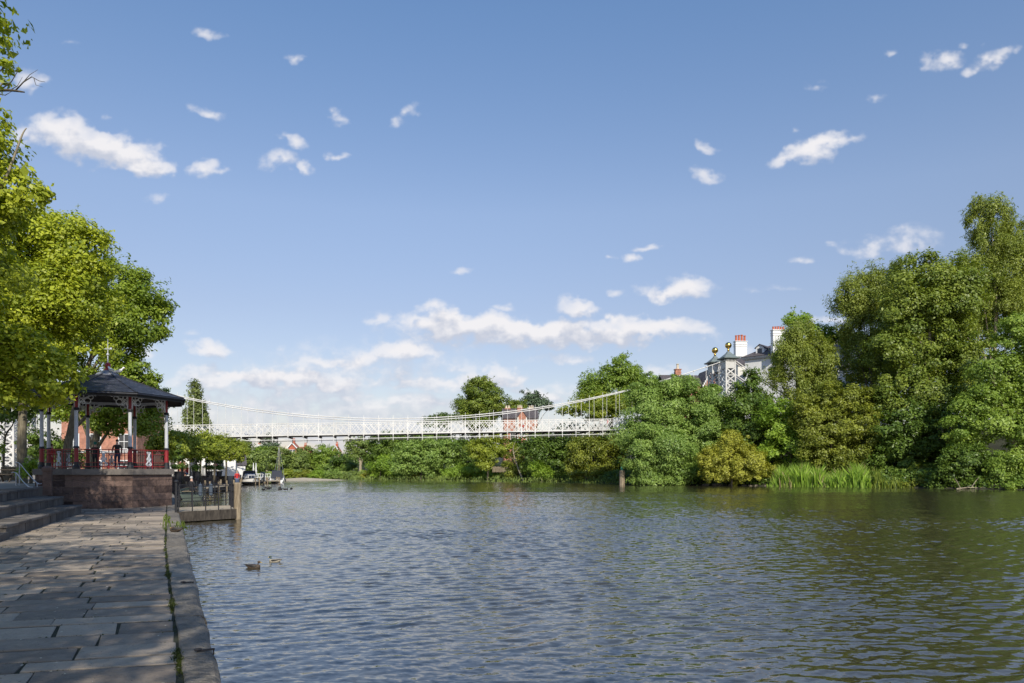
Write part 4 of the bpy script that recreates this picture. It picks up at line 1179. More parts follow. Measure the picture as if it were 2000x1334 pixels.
def grow_trunk(base, blobs, r0, seed, bark, parent, lean=(0, 0), limbs=7, fork=.38):
    r = random.Random(seed); tk = MB(); base = Vector(base)
    tops = sorted(blobs, key=lambda b: -(b[0][2]))
    cx = sum(b[0][0] * b[1][0] for b in blobs) / sum(b[1][0] for b in blobs); cy = sum(b[0][1] * b[1][0] for b in blobs) / sum(b[1][0] for b in blobs)
    top = max(b[0][2] + b[1][2] * .5 for b in blobs); low = min(b[0][2] - b[1][2] * .6 for b in blobs)
    zf = base.z + max((top - base.z) * fork, .6)
    f = Vector((base.x + (cx - base.x) * .35 + lean[0], base.y + (cy - base.y) * .35 + lean[1], zf))
    t2 = Vector((cx * .8 + base.x * .2, cy * .8 + base.y * .2, base.z + (top - base.z) * .82))
    path = smooth_path([base - Vector((0, 0, .5)), base.lerp(f, .4) + Vector((r.uniform(-.1, .1), 0, 0)), f, f.lerp(t2, .5) + Vector((r.uniform(-.4, .4), r.uniform(-.4, .4), 0)), t2], 4)
    rad = [max(.03, r0 * (1.25 if k == 0 else 1.0) * (1 - .9 * (k / (len(path) - 1)) ** 1.1)) for k in range(len(path))]
    tk.tube(path, rad, 9)
    bl = list(blobs); r.shuffle(bl)
    for k in range(min(limbs, max(len(bl), 3) * 2)):
        b = bl[k % len(bl)]; c, rd = Vector(b[0]), b[1]
        tgt = c + Vector((r.uniform(-.6, .6) * rd[0], r.uniform(-.6, .6) * rd[1], r.uniform(-.2, .6) * rd[2]))
        i0 = r.randint(len(path) // 3, len(path) - 3); s = path[i0]
        mid = s.lerp(tgt, .5) + Vector((0, 0, (tgt - s).length * .12))
        rr = rad[i0] * .55
        tk.tube(smooth_path([s, mid, tgt], 4), [max(.02, rr * (1 - .85 * q_ / 8)) for q_ in range(9)], 6)
    return tk.build('trunk', M[bark], parent, smooth=True)


TREE_N = [100]


def tree(name, label, cat, trunk, blobs, kind, leaf=.30, clump=1.0, cov=6.0, r0=.3, bark='bark_dark', z0=None, group=None, depth=.9, limbs=7, fork=.38, **kw):
    """trunk = (photo x, distance); blobs = (photo x, y, half width, half height[, extra distance])"""
    TREE_N[0] += 1; seed = TREE_N[0]
    px, Y = trunk
    x = (px - 1000) / F * Y
    if z0 is None: z0 = float(land_z(np.array([[x]]), np.array([[Y]]))[0, 0])
    root = thing(name, label, cat, (x, Y, z0), group)
    if Y > 62: leaf *= .84
    bl = []
    for b in blobs:
        yy = Y + (b[4] if len(b) > 4 else 0.0); c = P(b[0], b[1], yy); k = yy / F
        rx, rz = b[2] * k, b[3] * k
        bl.append(((c.x, c.y, c.z), (rx, max(min(rx, rz, 6.0), (rx + rz) * .36) * depth, rz)))
    grow_trunk((x, Y, z0), bl, r0, seed, bark, root, limbs=limbs, fork=fork)
    crown('crown', bl, seed, leaf, clump, cov, LEAF[kind], parent=root, **kw)
    return root


PZ = .948


def bank_y(px, y0=60.0):
    """distance of the far waterline in the direction of photo column px"""
    ys = np.arange(y0, 260, .25); d, far = river_dist((px - 1000) / F * ys[None, :], ys[None, :])
    k = np.where((d[0] > 0) & far[0])[0]
    return float(ys[k[0]])


# --- the promenade limes above the quay
tree('lime_tree', 'tall lime tree nearest on the promenade, its branch reaching over the top corner', 'tree', (-330, 22),
     [(-6, 50, 22, 20), (2, 85, 20, 22), (14, 132, 15, 14), (-6, 160, 22, 12), (-130, 100, 70, 90), (-150, 280, 105, 120), (-20, 240, 34, 24), (2, 286, 28, 26), (14, 330, 36, 26), (44, 372, 46, 22), (74, 384, 24, 12), (-20, 380, 90, 60), (10, 410, 70, 36),
      (-200, 420, 190, 190), (-240, 180, 160, 160), (-90, 520, 120, 110), (-130, 660, 130, 110), (-10, 690, 90, 70), (52, 735, 80, 58), (100, 745, 52, 38), (20, 770, 70, 36), (-420, 300, 180, 240), (-420, 600, 180, 160)],
     'lime', leaf=.15, clump=.55, cov=5.0, r0=.34, bark='bark_grey', z0=PZ, limbs=16, fill=.22, jag=.13, spray=.12)
tree('lime_tree', 'broad lime tree whose bare trunk stands behind the top step', 'tree', (44, 38),
     [(60, 500, 105, 80), (130, 510, 74, 58), (20, 560, 110, 90), (100, 590, 110, 80), (150, 570, 62, 62), (165, 480, 44, 40), (115, 455, 60, 36), (40, 450, 70, 42), (-40, 560, 120, 110), (120, 650, 90, 80), (40, 670, 110, 80), (180, 530, 40, 30), (-60, 680, 120, 90), (70, 740, 70, 40), (0, 740, 70, 42)],
     'lime', leaf=.17, clump=.75, cov=5.5, r0=.27, bark='bark_grey', z0=PZ, limbs=12, fork=.46)
tree('lime_tree', 'spreading lime tree rising behind the bandstand roof', 'tree', (114, 50),
     [(225, 548, 46, 40), (255, 575, 58, 52), (295, 600, 36, 34), (235, 630, 66, 52), (290, 645, 38, 16), (318, 612, 16, 22), (305, 660, 24, 10), (190, 600, 60, 60), (180, 670, 76, 50), (235, 690, 46, 34), (262, 672, 26, 12), (130, 660, 60, 60), (262, 725, 34, 26), (225, 740, 56, 30), (295, 745, 18, 14)],
     'lime2', leaf=.20, clump=.85, cov=5.5, r0=.33, bark='bark_grey', z0=PZ, limbs=12, fork=.42)
tree('lime_tree', 'dark lime tree seen between the bandstand columns', 'tree', (173, 60),
     [(160, 790, 50, 36), (215, 800, 50, 42), (265, 815, 44, 32), (300, 800, 30, 26), (240, 770, 50, 30), (110, 790, 44, 36), (195, 830, 36, 18), (275, 838, 26, 14), (305, 775, 26, 18), (245, 842, 26, 14)],
     'lime2', leaf=.22, clump=.8, cov=5.0, r0=.42, bark='bark_grey', z0=PZ, limbs=9, fork=.5)

lime0 = [o for o in bpy.data.objects if o.name == 'lime_tree'][0]
tw = MB(); w_ = lambda x, y, d=0: P(x, y, 21.6 + d)
tw.tube(smooth_path([w_(-260, 260), w_(-120, 205), w_(-30, 180), w_(12, 176), w_(48, 180)], 4), [.16, .15, .14, .12, .10, .09, .08, .07, .06, .055, .05, .045, .04, .035, .03, .025, .018], 6)
for pts, r0 in (([(30, 177), (46, 160), (62, 150), (76, 158), (88, 160)], .022), ([(0, 176), (22, 160), (34, 140), (36, 128)], .02), ([(46, 160), (58, 146), (74, 136)], .014), ([(-10, 182), (10, 186), (24, 178)], .02), ([(66, 152), (70, 166), (84, 170)], .012), ([(20, 176), (34, 168), (44, 150)], .014)):
    tw.tube([w_(*p) for p in pts], [r0 * (1 - .75 * k / (len(pts) - 1)) for k in range(len(pts))], 5)
tw.build('bough', M['bark_dark'], lime0, smooth=True)
tw = MB(); tw.tube(smooth_path([w_(-30, 420), w_(10, 350), w_(30, 300), w_(44, 262), w_(52, 250)], 4), [.055 * (1 - .8 * k / 16) for k in range(17)], 6); tw.build('dead_limb', M['bark_pale'], lime0, smooth=True)


def shade_tree(label, x, y, z, blobs, kind, r0=.35, **kw):
    TREE_N[0] += 1
    root = thing('lime_tree', label, 'tree', (x, y, z)); grow_trunk((x, y, z), blobs, r0, TREE_N[0], 'bark_grey', root, limbs=10)
    crown('crown', blobs, TREE_N[0], kw.pop('leaf', .17), 1.0, kw.pop('cov', 1.25), LEAF[kind], parent=root, spray=0, **kw)


# the rest of the promenade row, behind the viewpoint: their shade falls over the quay
shade_tree('lime tree behind the viewpoint, shading the near flagstones', -3.2, -7.5, PZ, [((-2.0, -5.5, 8.5), (5.2, 4.6, 3.0)), ((.8, -4.2, 8.8), (3.4, 3.4, 2.6)), ((-3.5, -8, 11), (4, 4, 3)), ((-6, -5, 8.5), (3.5, 3.5, 2.6))], 'lime', holes=.45)
shade_tree('lime tree beside the viewpoint on the upper terrace', -9.5, -1.5, PZ, [((-7.5, 0, 8.5), (4.6, 4.2, 2.8)), ((-9, 1.5, 11), (4, 4, 3)), ((-5.2, -.5, 9), (3.2, 3.0, 2.2)), ((-12, 0, 9), (4, 4, 3))], 'lime', holes=.45)
shade_tree('lime tree on the terrace above the long steps', -18.5, 15.5, PZ, [((-18.4, 17.2, 10.5), (3.0, 3.8, 3.4)), ((-18, 16, 12.5), (3.6, 3.6, 2.8)), ((-14.2, 12.5, 9.0), (3.2, 3.0, 2.2)), ((-19, 20, 11), (3.4, 3.4, 3)), ((-20.5, 14.5, 9), (3.6, 3.6, 3)), ((-13.9, 13.5, 11.5), (3.0, 3.2, 2.8))], 'lime', cov=3.2, holes=.1)

shrub = lambda *a, **k: tree(*a, bark='bark_dark', r0=.10, limbs=5, fork=.5, **k)
shrub('shrub', 'dark evergreen shrub behind the terrace at the photo edge', 'shrub', (8, 47), [(4, 800, 38, 36), (-22, 832, 22, 26), (20, 776, 36, 22), (60, 785, 26, 26)], 'dark', leaf=.2, clump=.6, cov=6, z0=PZ)
shrub('shrub', 'bright green bush below the lattice tower', 'shrub', (0, 44), [(-10, 882, 12, 26), (-20, 890, 16, 26)], 'bright', leaf=.16, clump=.4, cov=6, z0=PZ)
shrub('shrub', 'small leafy bush beside the bare lime trunk', 'shrub', (58, 37), [(58, 915, 13, 16), (48, 922, 12, 12), (66, 908, 8, 12)], 'bright', leaf=.12, clump=.25, cov=5, z0=PZ)
shrub('shrub', 'low hedge shrub under the limes behind the bandstand', 'shrub', (120, 62), [(120, 880, 26, 24), (88, 870, 24, 26), (150, 892, 20, 16), (65, 860, 24, 30)], 'dark', leaf=.2, clump=.5, cov=5, z0=PZ)

# --- clipped trees along the promenade
POL = [(322, 58, 'first', 32, 26, 868), (358, 62, 'second', 34, 27, 872), (392, 68, 'third', 34, 26, 875), (418, 75, 'fourth', 30, 25, 876), (441, 83, 'fifth', 27, 22, 880), (459, 91, 'sixth', 22, 20, 884)]
for (px, Y, nm, w, h, cy) in POL:
    tree('pollard_tree', f'clipped flat topped tree, {nm} beyond the bandstand in the promenade row', 'tree', (px, Y),
         [(px, cy - 3, w * .85, h * .95), (px - w * .5, cy, w * .62, h * .8), (px + w * .5, cy - 1, w * .64, h * .85), (px, cy - h * .5, w * .7, h * .5), (px + w * .2, cy + h * .5, w * .5, h * .4)],
         'pollard', leaf=.22, clump=.5, cov=6, r0=.13, bark='bark_dark', z0=PZ, group='clipped trees along the promenade', limbs=6, fork=.6)
tree('poplar_tree', 'slim upright poplar standing beyond the white bridge', 'tree', (382, 150),
     [(382, 772, 10, 24), (378, 800, 17, 30), (390, 815, 16, 30), (370, 822, 12, 24), (398, 826, 10, 22), (382, 760, 6, 12), (384, 845, 22, 30)], 'poplar', leaf=.42, clump=.7, cov=7, r0=.3, z0=2, droop=0.0, flat=1.4, fork=.2)
tree('far_tree', 'rounded green tree behind the white boathouse', 'tree', (470, 135), [(465, 890, 30, 26), (490, 896, 22, 24), (445, 890, 30, 26), (472, 875, 22, 18), (500, 908, 18, 22), (478, 915, 30, 20)], 'far', leaf=.42, clump=1.0, cov=6, r0=.3)
tree('cedar_tree', 'grey green cedar topping the far tree line under the bridge', 'tree', (528, 215), [(528, 856, 10, 9), (524, 866, 16, 8), (534, 873, 14, 8), (516, 878, 14, 7), (530, 884, 20, 9), (508, 884, 8, 5)], 'pine', leaf=.5, clump=1.1, cov=6, r0=.4)

# --- far bank, under and beyond the bridge
FARBANK = [
    ('far_tree', 'yellowish tree at the start of the far tree line', (512, 185), [(510, 890, 16, 16), (500, 905, 18, 16), (522, 905, 18, 18)], 'bright', .45),
    ('far_tree', 'tall bare-stemmed tree on the sandy far bank', (521, 178), [(520, 893, 22, 14), (535, 884, 20, 12), (510, 906, 16, 12), (540, 902, 18, 14)], 'far', .45),
    ('pine_tree', 'layered conifer behind the moored sailing mast', (548, 182), [(550, 886, 16, 8), (546, 897, 22, 8), (554, 908, 24, 8), (546, 918, 26, 8), (556, 926, 22, 6)], 'far', .42),
    ('far_tree', 'dark tree in the far line below the brick gable', (578, 185), [(578, 900, 24, 18), (566, 912, 18, 14), (590, 915, 20, 14)], 'far', .45),
    ('far_tree', 'round tree in the far line beside the red brick house', (605, 190), [(603, 888, 22, 18), (616, 900, 20, 18), (596, 908, 22, 16), (606, 920, 26, 12)], 'far', .45),
    ('far_tree', 'green tree on the far line left of the orange roof', (636, 188), [(632, 886, 16, 18), (645, 896, 18, 18), (628, 904, 22, 18), (640, 916, 26, 14)], 'ash', .45),
    ('far_tree', 'low dark tree at the water beyond the boats', (668, 176), [(664, 908, 22, 18), (680, 915, 18, 14), (650, 918, 18, 12)], 'dark', .45),
    ('gum_tree', 'pale stemmed open tree on the far river bend', (703, 168), [(700, 862, 18, 10), (716, 868, 16, 12), (688, 872, 14, 12), (708, 880, 22, 10), (694, 890, 14, 8), (722, 886, 14, 12)], 'far', .42),
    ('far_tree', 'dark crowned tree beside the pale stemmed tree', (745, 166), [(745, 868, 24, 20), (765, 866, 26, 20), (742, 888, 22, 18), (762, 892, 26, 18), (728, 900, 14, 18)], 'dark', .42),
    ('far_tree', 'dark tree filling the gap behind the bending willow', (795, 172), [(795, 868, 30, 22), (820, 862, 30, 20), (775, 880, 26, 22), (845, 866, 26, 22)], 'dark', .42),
]
for (nm, lab, tk, bl, kd, lf_) in FARBANK:
    pale = nm == 'gum_tree' or 'bare' in lab
    tree(nm, lab, 'tree', tk, bl, kd, leaf=lf_, clump=1.2, cov=6.5, r0=.42 if pale else .3, bark='bark_pale' if pale else 'bark_dark', limbs=8 if pale else 4, flat=.55, holes=.15 if pale else 0)
BUSH = [
    ('willow_bush', 'rounded bright willow bush at the far bend', (742, 158), [(745, 914, 24, 18), (760, 905, 20, 16), (728, 922, 16, 12)], 'bright', .38),
    ('willow_bush', 'big pale willow mass on the bank under mid span', (820, 150), [(805, 886, 34, 26), (840, 880, 38, 26), (868, 888, 34, 26), (822, 906, 40, 26), (860, 912, 36, 20), (790, 910, 22, 22), (850, 866, 30, 16)], 'willow', .40),
    ('dark_tree', 'dark tree between the willow mass and the yellow tree', (900, 150), [(895, 880, 26, 22), (908, 898, 22, 22), (890, 912, 22, 14)], 'dark', .40),
    ('yellow_tree', 'yellow green tree in front of the brick house', (952, 140), [(945, 872, 28, 20), (965, 862, 26, 18), (930, 882, 20, 18), (960, 892, 28, 18), (985, 882, 18, 20), (946, 908, 18, 12)], 'pollard', .36),
    ('low_bush', 'bright bank of nettles and shrubs at the waterline', (930, 146), [(905, 922, 28, 10), (940, 918, 30, 11), (960, 922, 24, 9), (880, 926, 20, 8)], 'bright', .32),
    ('dry_bush', 'straw coloured bush beside a leaning dead branch', (1012, 134), [(1012, 895, 16, 22), (1004, 915, 18, 16), (1022, 912, 14, 16)], 'olive', .34),
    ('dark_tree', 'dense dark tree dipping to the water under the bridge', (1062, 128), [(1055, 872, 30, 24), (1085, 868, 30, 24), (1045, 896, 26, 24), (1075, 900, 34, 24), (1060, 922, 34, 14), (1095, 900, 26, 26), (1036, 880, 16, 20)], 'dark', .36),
    ('low_bush', 'light green shrub at the foot of the dark tree', (1058, 124), [(1052, 918, 18, 12), (1066, 926, 16, 9)], 'bright', .32),
    ('olive_tree', 'brownish green tree beside the post in the river', (1160, 118), [(1140, 872, 32, 24), (1175, 868, 32, 26), (1195, 890, 28, 26), (1150, 898, 34, 24), (1125, 890, 22, 26), (1170, 916, 32, 18), (1200, 915, 20, 18), (1120, 915, 16, 16)], 'olive', .34),
    ('low_bush', 'low grassy shrub on the bank short of the river post', (1140, 114), [(1130, 930, 20, 8), (1155, 930, 22, 8), (1180, 934, 16, 6)], 'olive', .3),
]
for (nm, lab, tk, bl, kd, lf_) in BUSH:
    tree(nm, lab, 'bush' if 'bush' in nm else 'tree', tk, bl, kd, leaf=lf_, clump=1.0, cov=6.5, r0=.22, limbs=5, fill=.2)
tree('chestnut_tree', 'big round isolated tree rising over the bridge deck', 'tree', (942, 165),
     [(940, 786, 40, 38), (940, 765, 32, 26), (925, 785, 26, 24), (958, 785, 26, 26), (938, 802, 38, 22), (912, 800, 14, 14), (968, 806, 16, 16), (945, 748, 20, 12), (938, 830, 30, 20)], 'sycamore', leaf=.42, clump=1.25, cov=7, r0=.5, flat=.6)
tree('pine_tree', 'dark flat headed pine behind the chimneys', 'tree', (1045, 185), [(1038, 774, 18, 10), (1052, 782, 18, 10), (1030, 786, 16, 10), (1064, 788, 12, 8), (1042, 795, 26, 10), (1070, 796, 10, 6)], 'pine', leaf=.45, clump=1.1, cov=6.5, r0=.35)
tree('far_tree', 'leafy tree between the round tree and the chimneys', 'tree', (1000, 175), [(985, 800, 16, 14), (1005, 795, 18, 14), (1018, 790, 12, 10), (1000, 815, 26, 14)], 'sycamore', leaf=.42, clump=1.1, cov=6, r0=.3)
tree('far_tree', 'low trees crest just above the bridge at mid span', 'tree', (860, 190), [(868, 812, 14, 5), (850, 816, 16, 5), (880, 818, 16, 7), (855, 826, 30, 10)], 'dark', leaf=.42, clump=.9, cov=5, r0=.25)
tree('alder_tree', 'tall dark tree with a feathery top behind the hangers', 'tree', (1195, 128),
     [(1222, 712, 20, 18), (1205, 728, 34, 20), (1170, 745, 34, 24), (1222, 745, 30, 28), (1195, 765, 46, 28), (1150, 765, 22, 18), (1240, 735, 14, 22), (1235, 775, 26, 30), (1140, 775, 10, 8), (1180, 790, 40, 20)], 'ash', leaf=.36, clump=1.0, cov=6.5, r0=.35)
tree('yellow_tree', 'yellow green tree directly behind the bridge hangers', 'tree', (1160, 122), [(1150, 792, 28, 18), (1180, 788, 28, 20), (1210, 795, 26, 20), (1165, 806, 40, 14), (1118, 800, 18, 12), (1100, 806, 14, 8)], 'pollard', leaf=.34, clump=.8, cov=6, r0=.25)

# --- the near wooded bank
tree('willow_tree', 'large grey green willow hiding the end of the bridge', 'tree', (1320, 99),
     [(1300, 786, 56, 36), (1350, 778, 55, 32), (1390, 804, 33, 42), (1260, 800, 42, 44), (1330, 820, 72, 50), (1270, 770, 40, 26), (1375, 850, 48, 50), (1300, 860, 60, 46), (1325, 754, 38, 13), (1270, 742, 16, 14), (1318, 738, 7, 7), (1240, 850, 30, 36), (1392, 764, 18, 12)],
     'willow', leaf=.34, clump=1.0, cov=7.5, r0=.4, wid=.42, droop=.35, fill=.2, jag=.10, spray=.5)
tree('willow_tree', 'lower willow leaning over the water beside the post', 'tree', (1290, 95),
     [(1262, 865, 44, 32), (1300, 880, 52, 38), (1258, 900, 34, 30), (1290, 916, 56, 30), (1340, 910, 40, 34), (1262, 925, 28, 16), (1320, 935, 44, 12), (1270, 938, 44, 9)],
     'willow', leaf=.32, clump=.9, cov=7.5, r0=.28, wid=.4, droop=.45, fill=.2)
tree('golden_bush', 'golden yellow bush on the bank between willow and reeds', 'bush', (1430, 91),
     [(1430, 878, 30, 30), (1405, 905, 40, 30), (1455, 905, 40, 32), (1430, 925, 56, 18), (1385, 890, 16, 14), (1478, 925, 24, 16), (1425, 858, 16, 14)], 'yellow', leaf=.25, clump=.42, cov=7.5, jag=.24, holes=.08, r0=.15, wid=.5, flat=.9)
tree('sycamore_tree', 'dark pointed sycamore below the white house', 'tree', (1470, 97),
     [(1468, 738, 16, 18), (1462, 765, 28, 22), (1480, 790, 36, 30), (1445, 800, 30, 34), (1468, 830, 44, 36), (1440, 850, 30, 34), (1490, 860, 40, 36), (1475, 895, 40, 24), (1500, 800, 20, 26)], 'dark', leaf=.34, clump=.8, cov=7, r0=.3)
tree('sycamore_tree', 'bright leaved sycamore above the reeds', 'tree', (1545, 93),
     [(1530, 835, 40, 34), (1565, 850, 34, 32), (1540, 875, 48, 30), (1510, 890, 30, 22), (1575, 890, 30, 22), (1525, 805, 24, 22)], 'bright', leaf=.32, clump=.75, cov=6.5, r0=.3)
tree('birch_tree', 'drooping olive birch in front of the white house', 'tree', (1562, 98),
     [(1560, 650, 40, 26), (1580, 680, 50, 30), (1545, 690, 40, 34), (1570, 720, 54, 30), (1600, 700, 36, 36), (1560, 755, 50, 34), (1605, 745, 32, 36), (1536, 674, 13, 15), (1590, 790, 50, 26)],
     'birch', leaf=.26, clump=.75, cov=5.5, r0=.22, wid=.5, droop=.5, hang=1.5, bark='bark_pale', holes=.06)
tree('maple_tree', 'leafy maple top rising above the drooping birch', 'tree', (1553, 103),
     [(1555, 620, 22, 14), (1558, 636, 20, 12), (1568, 640, 24, 16), (1544, 662, 16, 12), (1524, 694, 11, 18), (1516, 716, 11, 14), (1590, 650, 40, 14), (1622, 655, 24, 14), (1518, 735, 16, 16), (1640, 665, 20, 14)], 'bright', leaf=.32, clump=.7, cov=6, r0=.3)
tree('hawthorn_tree', 'olive hawthorn mass sloping down to the reeds', 'tree', (1620, 90),
     [(1600, 790, 50, 34), (1650, 785, 50, 30), (1610, 835, 56, 40), (1665, 830, 46, 42), (1600, 880, 40, 34), (1650, 880, 50, 34), (1690, 850, 30, 50), (1580, 820, 30, 30), (1640, 905, 44, 14)], 'olive', leaf=.28, clump=.8, cov=7, r0=.22)
tree('birch_tree', 'tall weeping tree at the shoulder of the wooded bank', 'tree', (1700, 99),
     [(1695, 545, 46, 30), (1660, 570, 28, 34), (1725, 530, 40, 22), (1690, 590, 50, 36), (1740, 570, 40, 36), (1665, 620, 30, 36), (1700, 650, 56, 44), (1745, 630, 40, 50), (1680, 700, 36, 36), (1730, 710, 50, 40), (1645, 590, 12, 22)],
     'birch', leaf=.28, clump=.85, cov=5.5, r0=.3, wid=.5, droop=.45, hang=1.2, bark='bark_grey', holes=.05)
tree('sycamore_tree', 'big sycamore covering the middle of the wooded bank', 'tree', (1810, 90),
     [(1790, 540, 50, 34), (1835, 560, 56, 44), (1780, 600, 56, 50), (1850, 620, 60, 56), (1790, 660, 60, 50), (1880, 570, 44, 70), (1740, 690, 46, 40), (1840, 700, 70, 50), (1760, 750, 60, 40), (1830, 770, 66, 44), (1890, 700, 50, 60), (1730, 790, 44, 34), (1800, 510, 30, 14)],
     'sycamore', leaf=.36, clump=1.05, cov=6.5, r0=.5, bark='bark_pale', limbs=16)
tree('birch_tree', 'tallest weeping birch at the top of the wooded bank', 'tree', (1940, 94),
     [(1935, 405, 32, 28), (1910, 430, 22, 34), (1950, 425, 22, 34), (1930, 470, 40, 40), (1978, 466, 24, 44), (1890, 512, 26, 30), (1920, 530, 44, 40), (1970, 520, 40, 50), (2012, 490, 34, 62), (1872, 556, 22, 28), (1905, 395, 14, 14), (1950, 600, 60, 60), (2010, 600, 50, 70)],
     'birch', leaf=.28, clump=.75, cov=5, r0=.35, wid=.45, droop=.55, hang=1.9, bark='bark_pale', holes=.05)
tree('ash_tree', 'sunlit green tree leaning out at the far end of the bank', 'tree', (1985, 80),
     [(1985, 680, 44, 40), (1950, 730, 50, 36), (2010, 740, 50, 50), (1930, 780, 50, 30), (1980, 800, 60, 40), (1900, 800, 40, 24), (1940, 830, 60, 28), (2010, 840, 50, 50), (1880, 835, 44, 22), (1900, 870, 36, 22), (1990, 880, 30, 30), (1985, 635, 30, 22)],
     'ash', leaf=.34, clump=.9, cov=6, r0=.32, bark='bark_pale', wid=.5, droop=.2, holes=.08)
tree('dark_tree', 'shadowy understorey tree over the dark water edge', 'tree', (1790, 88),
     [(1760, 850, 56, 40), (1820, 850, 56, 44), (1780, 890, 60, 34), (1850, 880, 44, 40), (1740, 890, 30, 36), (1800, 815, 70, 30), (1870, 910, 30, 26)], 'dark', leaf=.36, clump=.9, cov=6.5, r0=.25)  # dark leaf colour carries the shade beneath the overhanging crowns
tree('willow_bush', 'pale leafy willow bush touching the water at the photo edge', 'bush', (1975, 77.5),
     [(1965, 910, 34, 26), (1945, 925, 26, 22), (1985, 930, 34, 20), (1955, 895, 20, 16), (2010, 915, 30, 30)], 'ash', leaf=.27, clump=.6, cov=6.5, r0=.14, wid=.45, droop=.4)
tree('low_bush', 'green shrub on the dark bank beyond the reeds', 'bush', (1810, 85.5),
     [(1800, 922, 26, 20), (1825, 928, 24, 16), (1775, 932, 20, 14), (1840, 938, 20, 9)], 'sycamore', leaf=.26, clump=.5, cov=6, r0=.1)
tree('low_bush', 'small dark bush between golden bush and reeds', 'bush', (1500, 93),
     [(1495, 935, 24, 14), (1520, 925, 18, 18), (1480, 940, 20, 8)], 'olive', leaf=.24, clump=.5, cov=6, r0=.1)
for (px, py, w, h, kd, lab) in ((1745, 940, 24, 13, 'dark', 'low dark shrub at the water beside the sedge'), (1850, 943, 30, 12, 'dark', 'dark shrub over the water short of the driftwood'), (1872, 925, 34, 18, 'dark', 'dim leafy shrub above the driftwood'), (1910, 946, 26, 12, 'dark', 'dark shrub at the water beside the pale willow bush'),
                                (1890, 900, 40, 26, 'dark', 'dark hanging bough bush above the dark bank'), (1800, 946, 30, 9, 'olive', 'low olive shrub trailing in the dark water'), (1700, 940, 22, 14, 'dark', 'leafy shrub between the reeds and the dark bank'), (2010, 948, 30, 14, 'ash', 'leafy shrub at the water by the photo edge')):  # the dark leaves put the shadow zone under the crowns into colour
    tree('low_bush', lab, 'bush', (px, bank_y(px) + .9), [(px, py, w, h), (px - w * .7, py + 3, w * .7, h * .8), (px + w * .7, py + 3, w * .75, h * .75), (px + w * .2, py - h * .6, w * .6, h * .6)], kd, leaf=.27, clump=.5, cov=6.5, r0=.08, limbs=3)
for (px, py, w, kd, lab) in ((500, 926, 18, 'bright', 'bright low shrub beside the boats on the far bank'), (560, 927, 16, 'pollard', 'yellowish shrub on the sandy far bank'), (592, 928, 16, 'olive', 'straw green shrub by the sandy spit'), (622, 927, 18, 'bright', 'green reedy shrub on the far bend'), (650, 927, 16, 'willow', 'pale shrub at the far water edge'), (690, 929, 18, 'far', 'dull green shrub below the pale stemmed tree'),
                             (718, 930, 12, 'yellow', 'yellow flowering shrub on the far bend'), (775, 926, 22, 'bright', 'light shrub at the foot of the willow mass'), (812, 929, 14, 'yellow', 'small yellow shrub at the water under the bridge'), (850, 928, 24, 'far', 'grey green shrub at the water under mid span'), (1000, 930, 20, 'olive', 'dry shrub at the water below the brick house'),
                             (900, 930, 24, 'bright', 'bright waterside shrub under the big round tree'), (950, 930, 22, 'bright', 'grassy waterside shrub below the yellow tree'), (1080, 934, 24, 'dark', 'dark shrub trailing in the water under the bridge end'), (1268, 944, 20, 'willow', 'pale low shrub beside the river post'), (1340, 944, 30, 'willow', 'low willow shrub at the water below the big willow'), (1285, 945, 26, 'bright', 'low green plants at the water under the willow')):
    tree('low_bush', lab, 'bush', (px, bank_y(px) + .8), [(px, py, w, 8), (px - w * .6, py + 2, w * .6, 6), (px + w * .6, py + 2, w * .7, 6), (px + w * .2, py - 5, w * .6, 6)], kd, leaf=.3, clump=.6, cov=6, r0=.07, limbs=3)
# wood standing farther back on the hill, read as one mass
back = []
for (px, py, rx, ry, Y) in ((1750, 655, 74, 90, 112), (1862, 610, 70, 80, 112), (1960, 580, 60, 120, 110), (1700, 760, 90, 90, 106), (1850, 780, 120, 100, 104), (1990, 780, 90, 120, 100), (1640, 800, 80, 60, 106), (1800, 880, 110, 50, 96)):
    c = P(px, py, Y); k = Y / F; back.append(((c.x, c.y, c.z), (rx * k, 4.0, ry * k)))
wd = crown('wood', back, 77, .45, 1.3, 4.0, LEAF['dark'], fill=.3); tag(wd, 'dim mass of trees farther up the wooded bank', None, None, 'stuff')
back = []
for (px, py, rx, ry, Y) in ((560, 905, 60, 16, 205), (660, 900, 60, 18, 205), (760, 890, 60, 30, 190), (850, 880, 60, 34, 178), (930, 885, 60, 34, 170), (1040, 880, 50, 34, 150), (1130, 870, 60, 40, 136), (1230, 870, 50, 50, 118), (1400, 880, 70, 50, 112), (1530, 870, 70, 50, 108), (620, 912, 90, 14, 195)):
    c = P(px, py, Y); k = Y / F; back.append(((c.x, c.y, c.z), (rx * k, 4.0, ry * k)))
wd = crown('distant_wood', back, 78, .55, 1.4, 4.0, LEAF['dark'], fill=.3); tag(wd, 'continuous dark woodland behind the riverside trees', None, None, 'stuff')

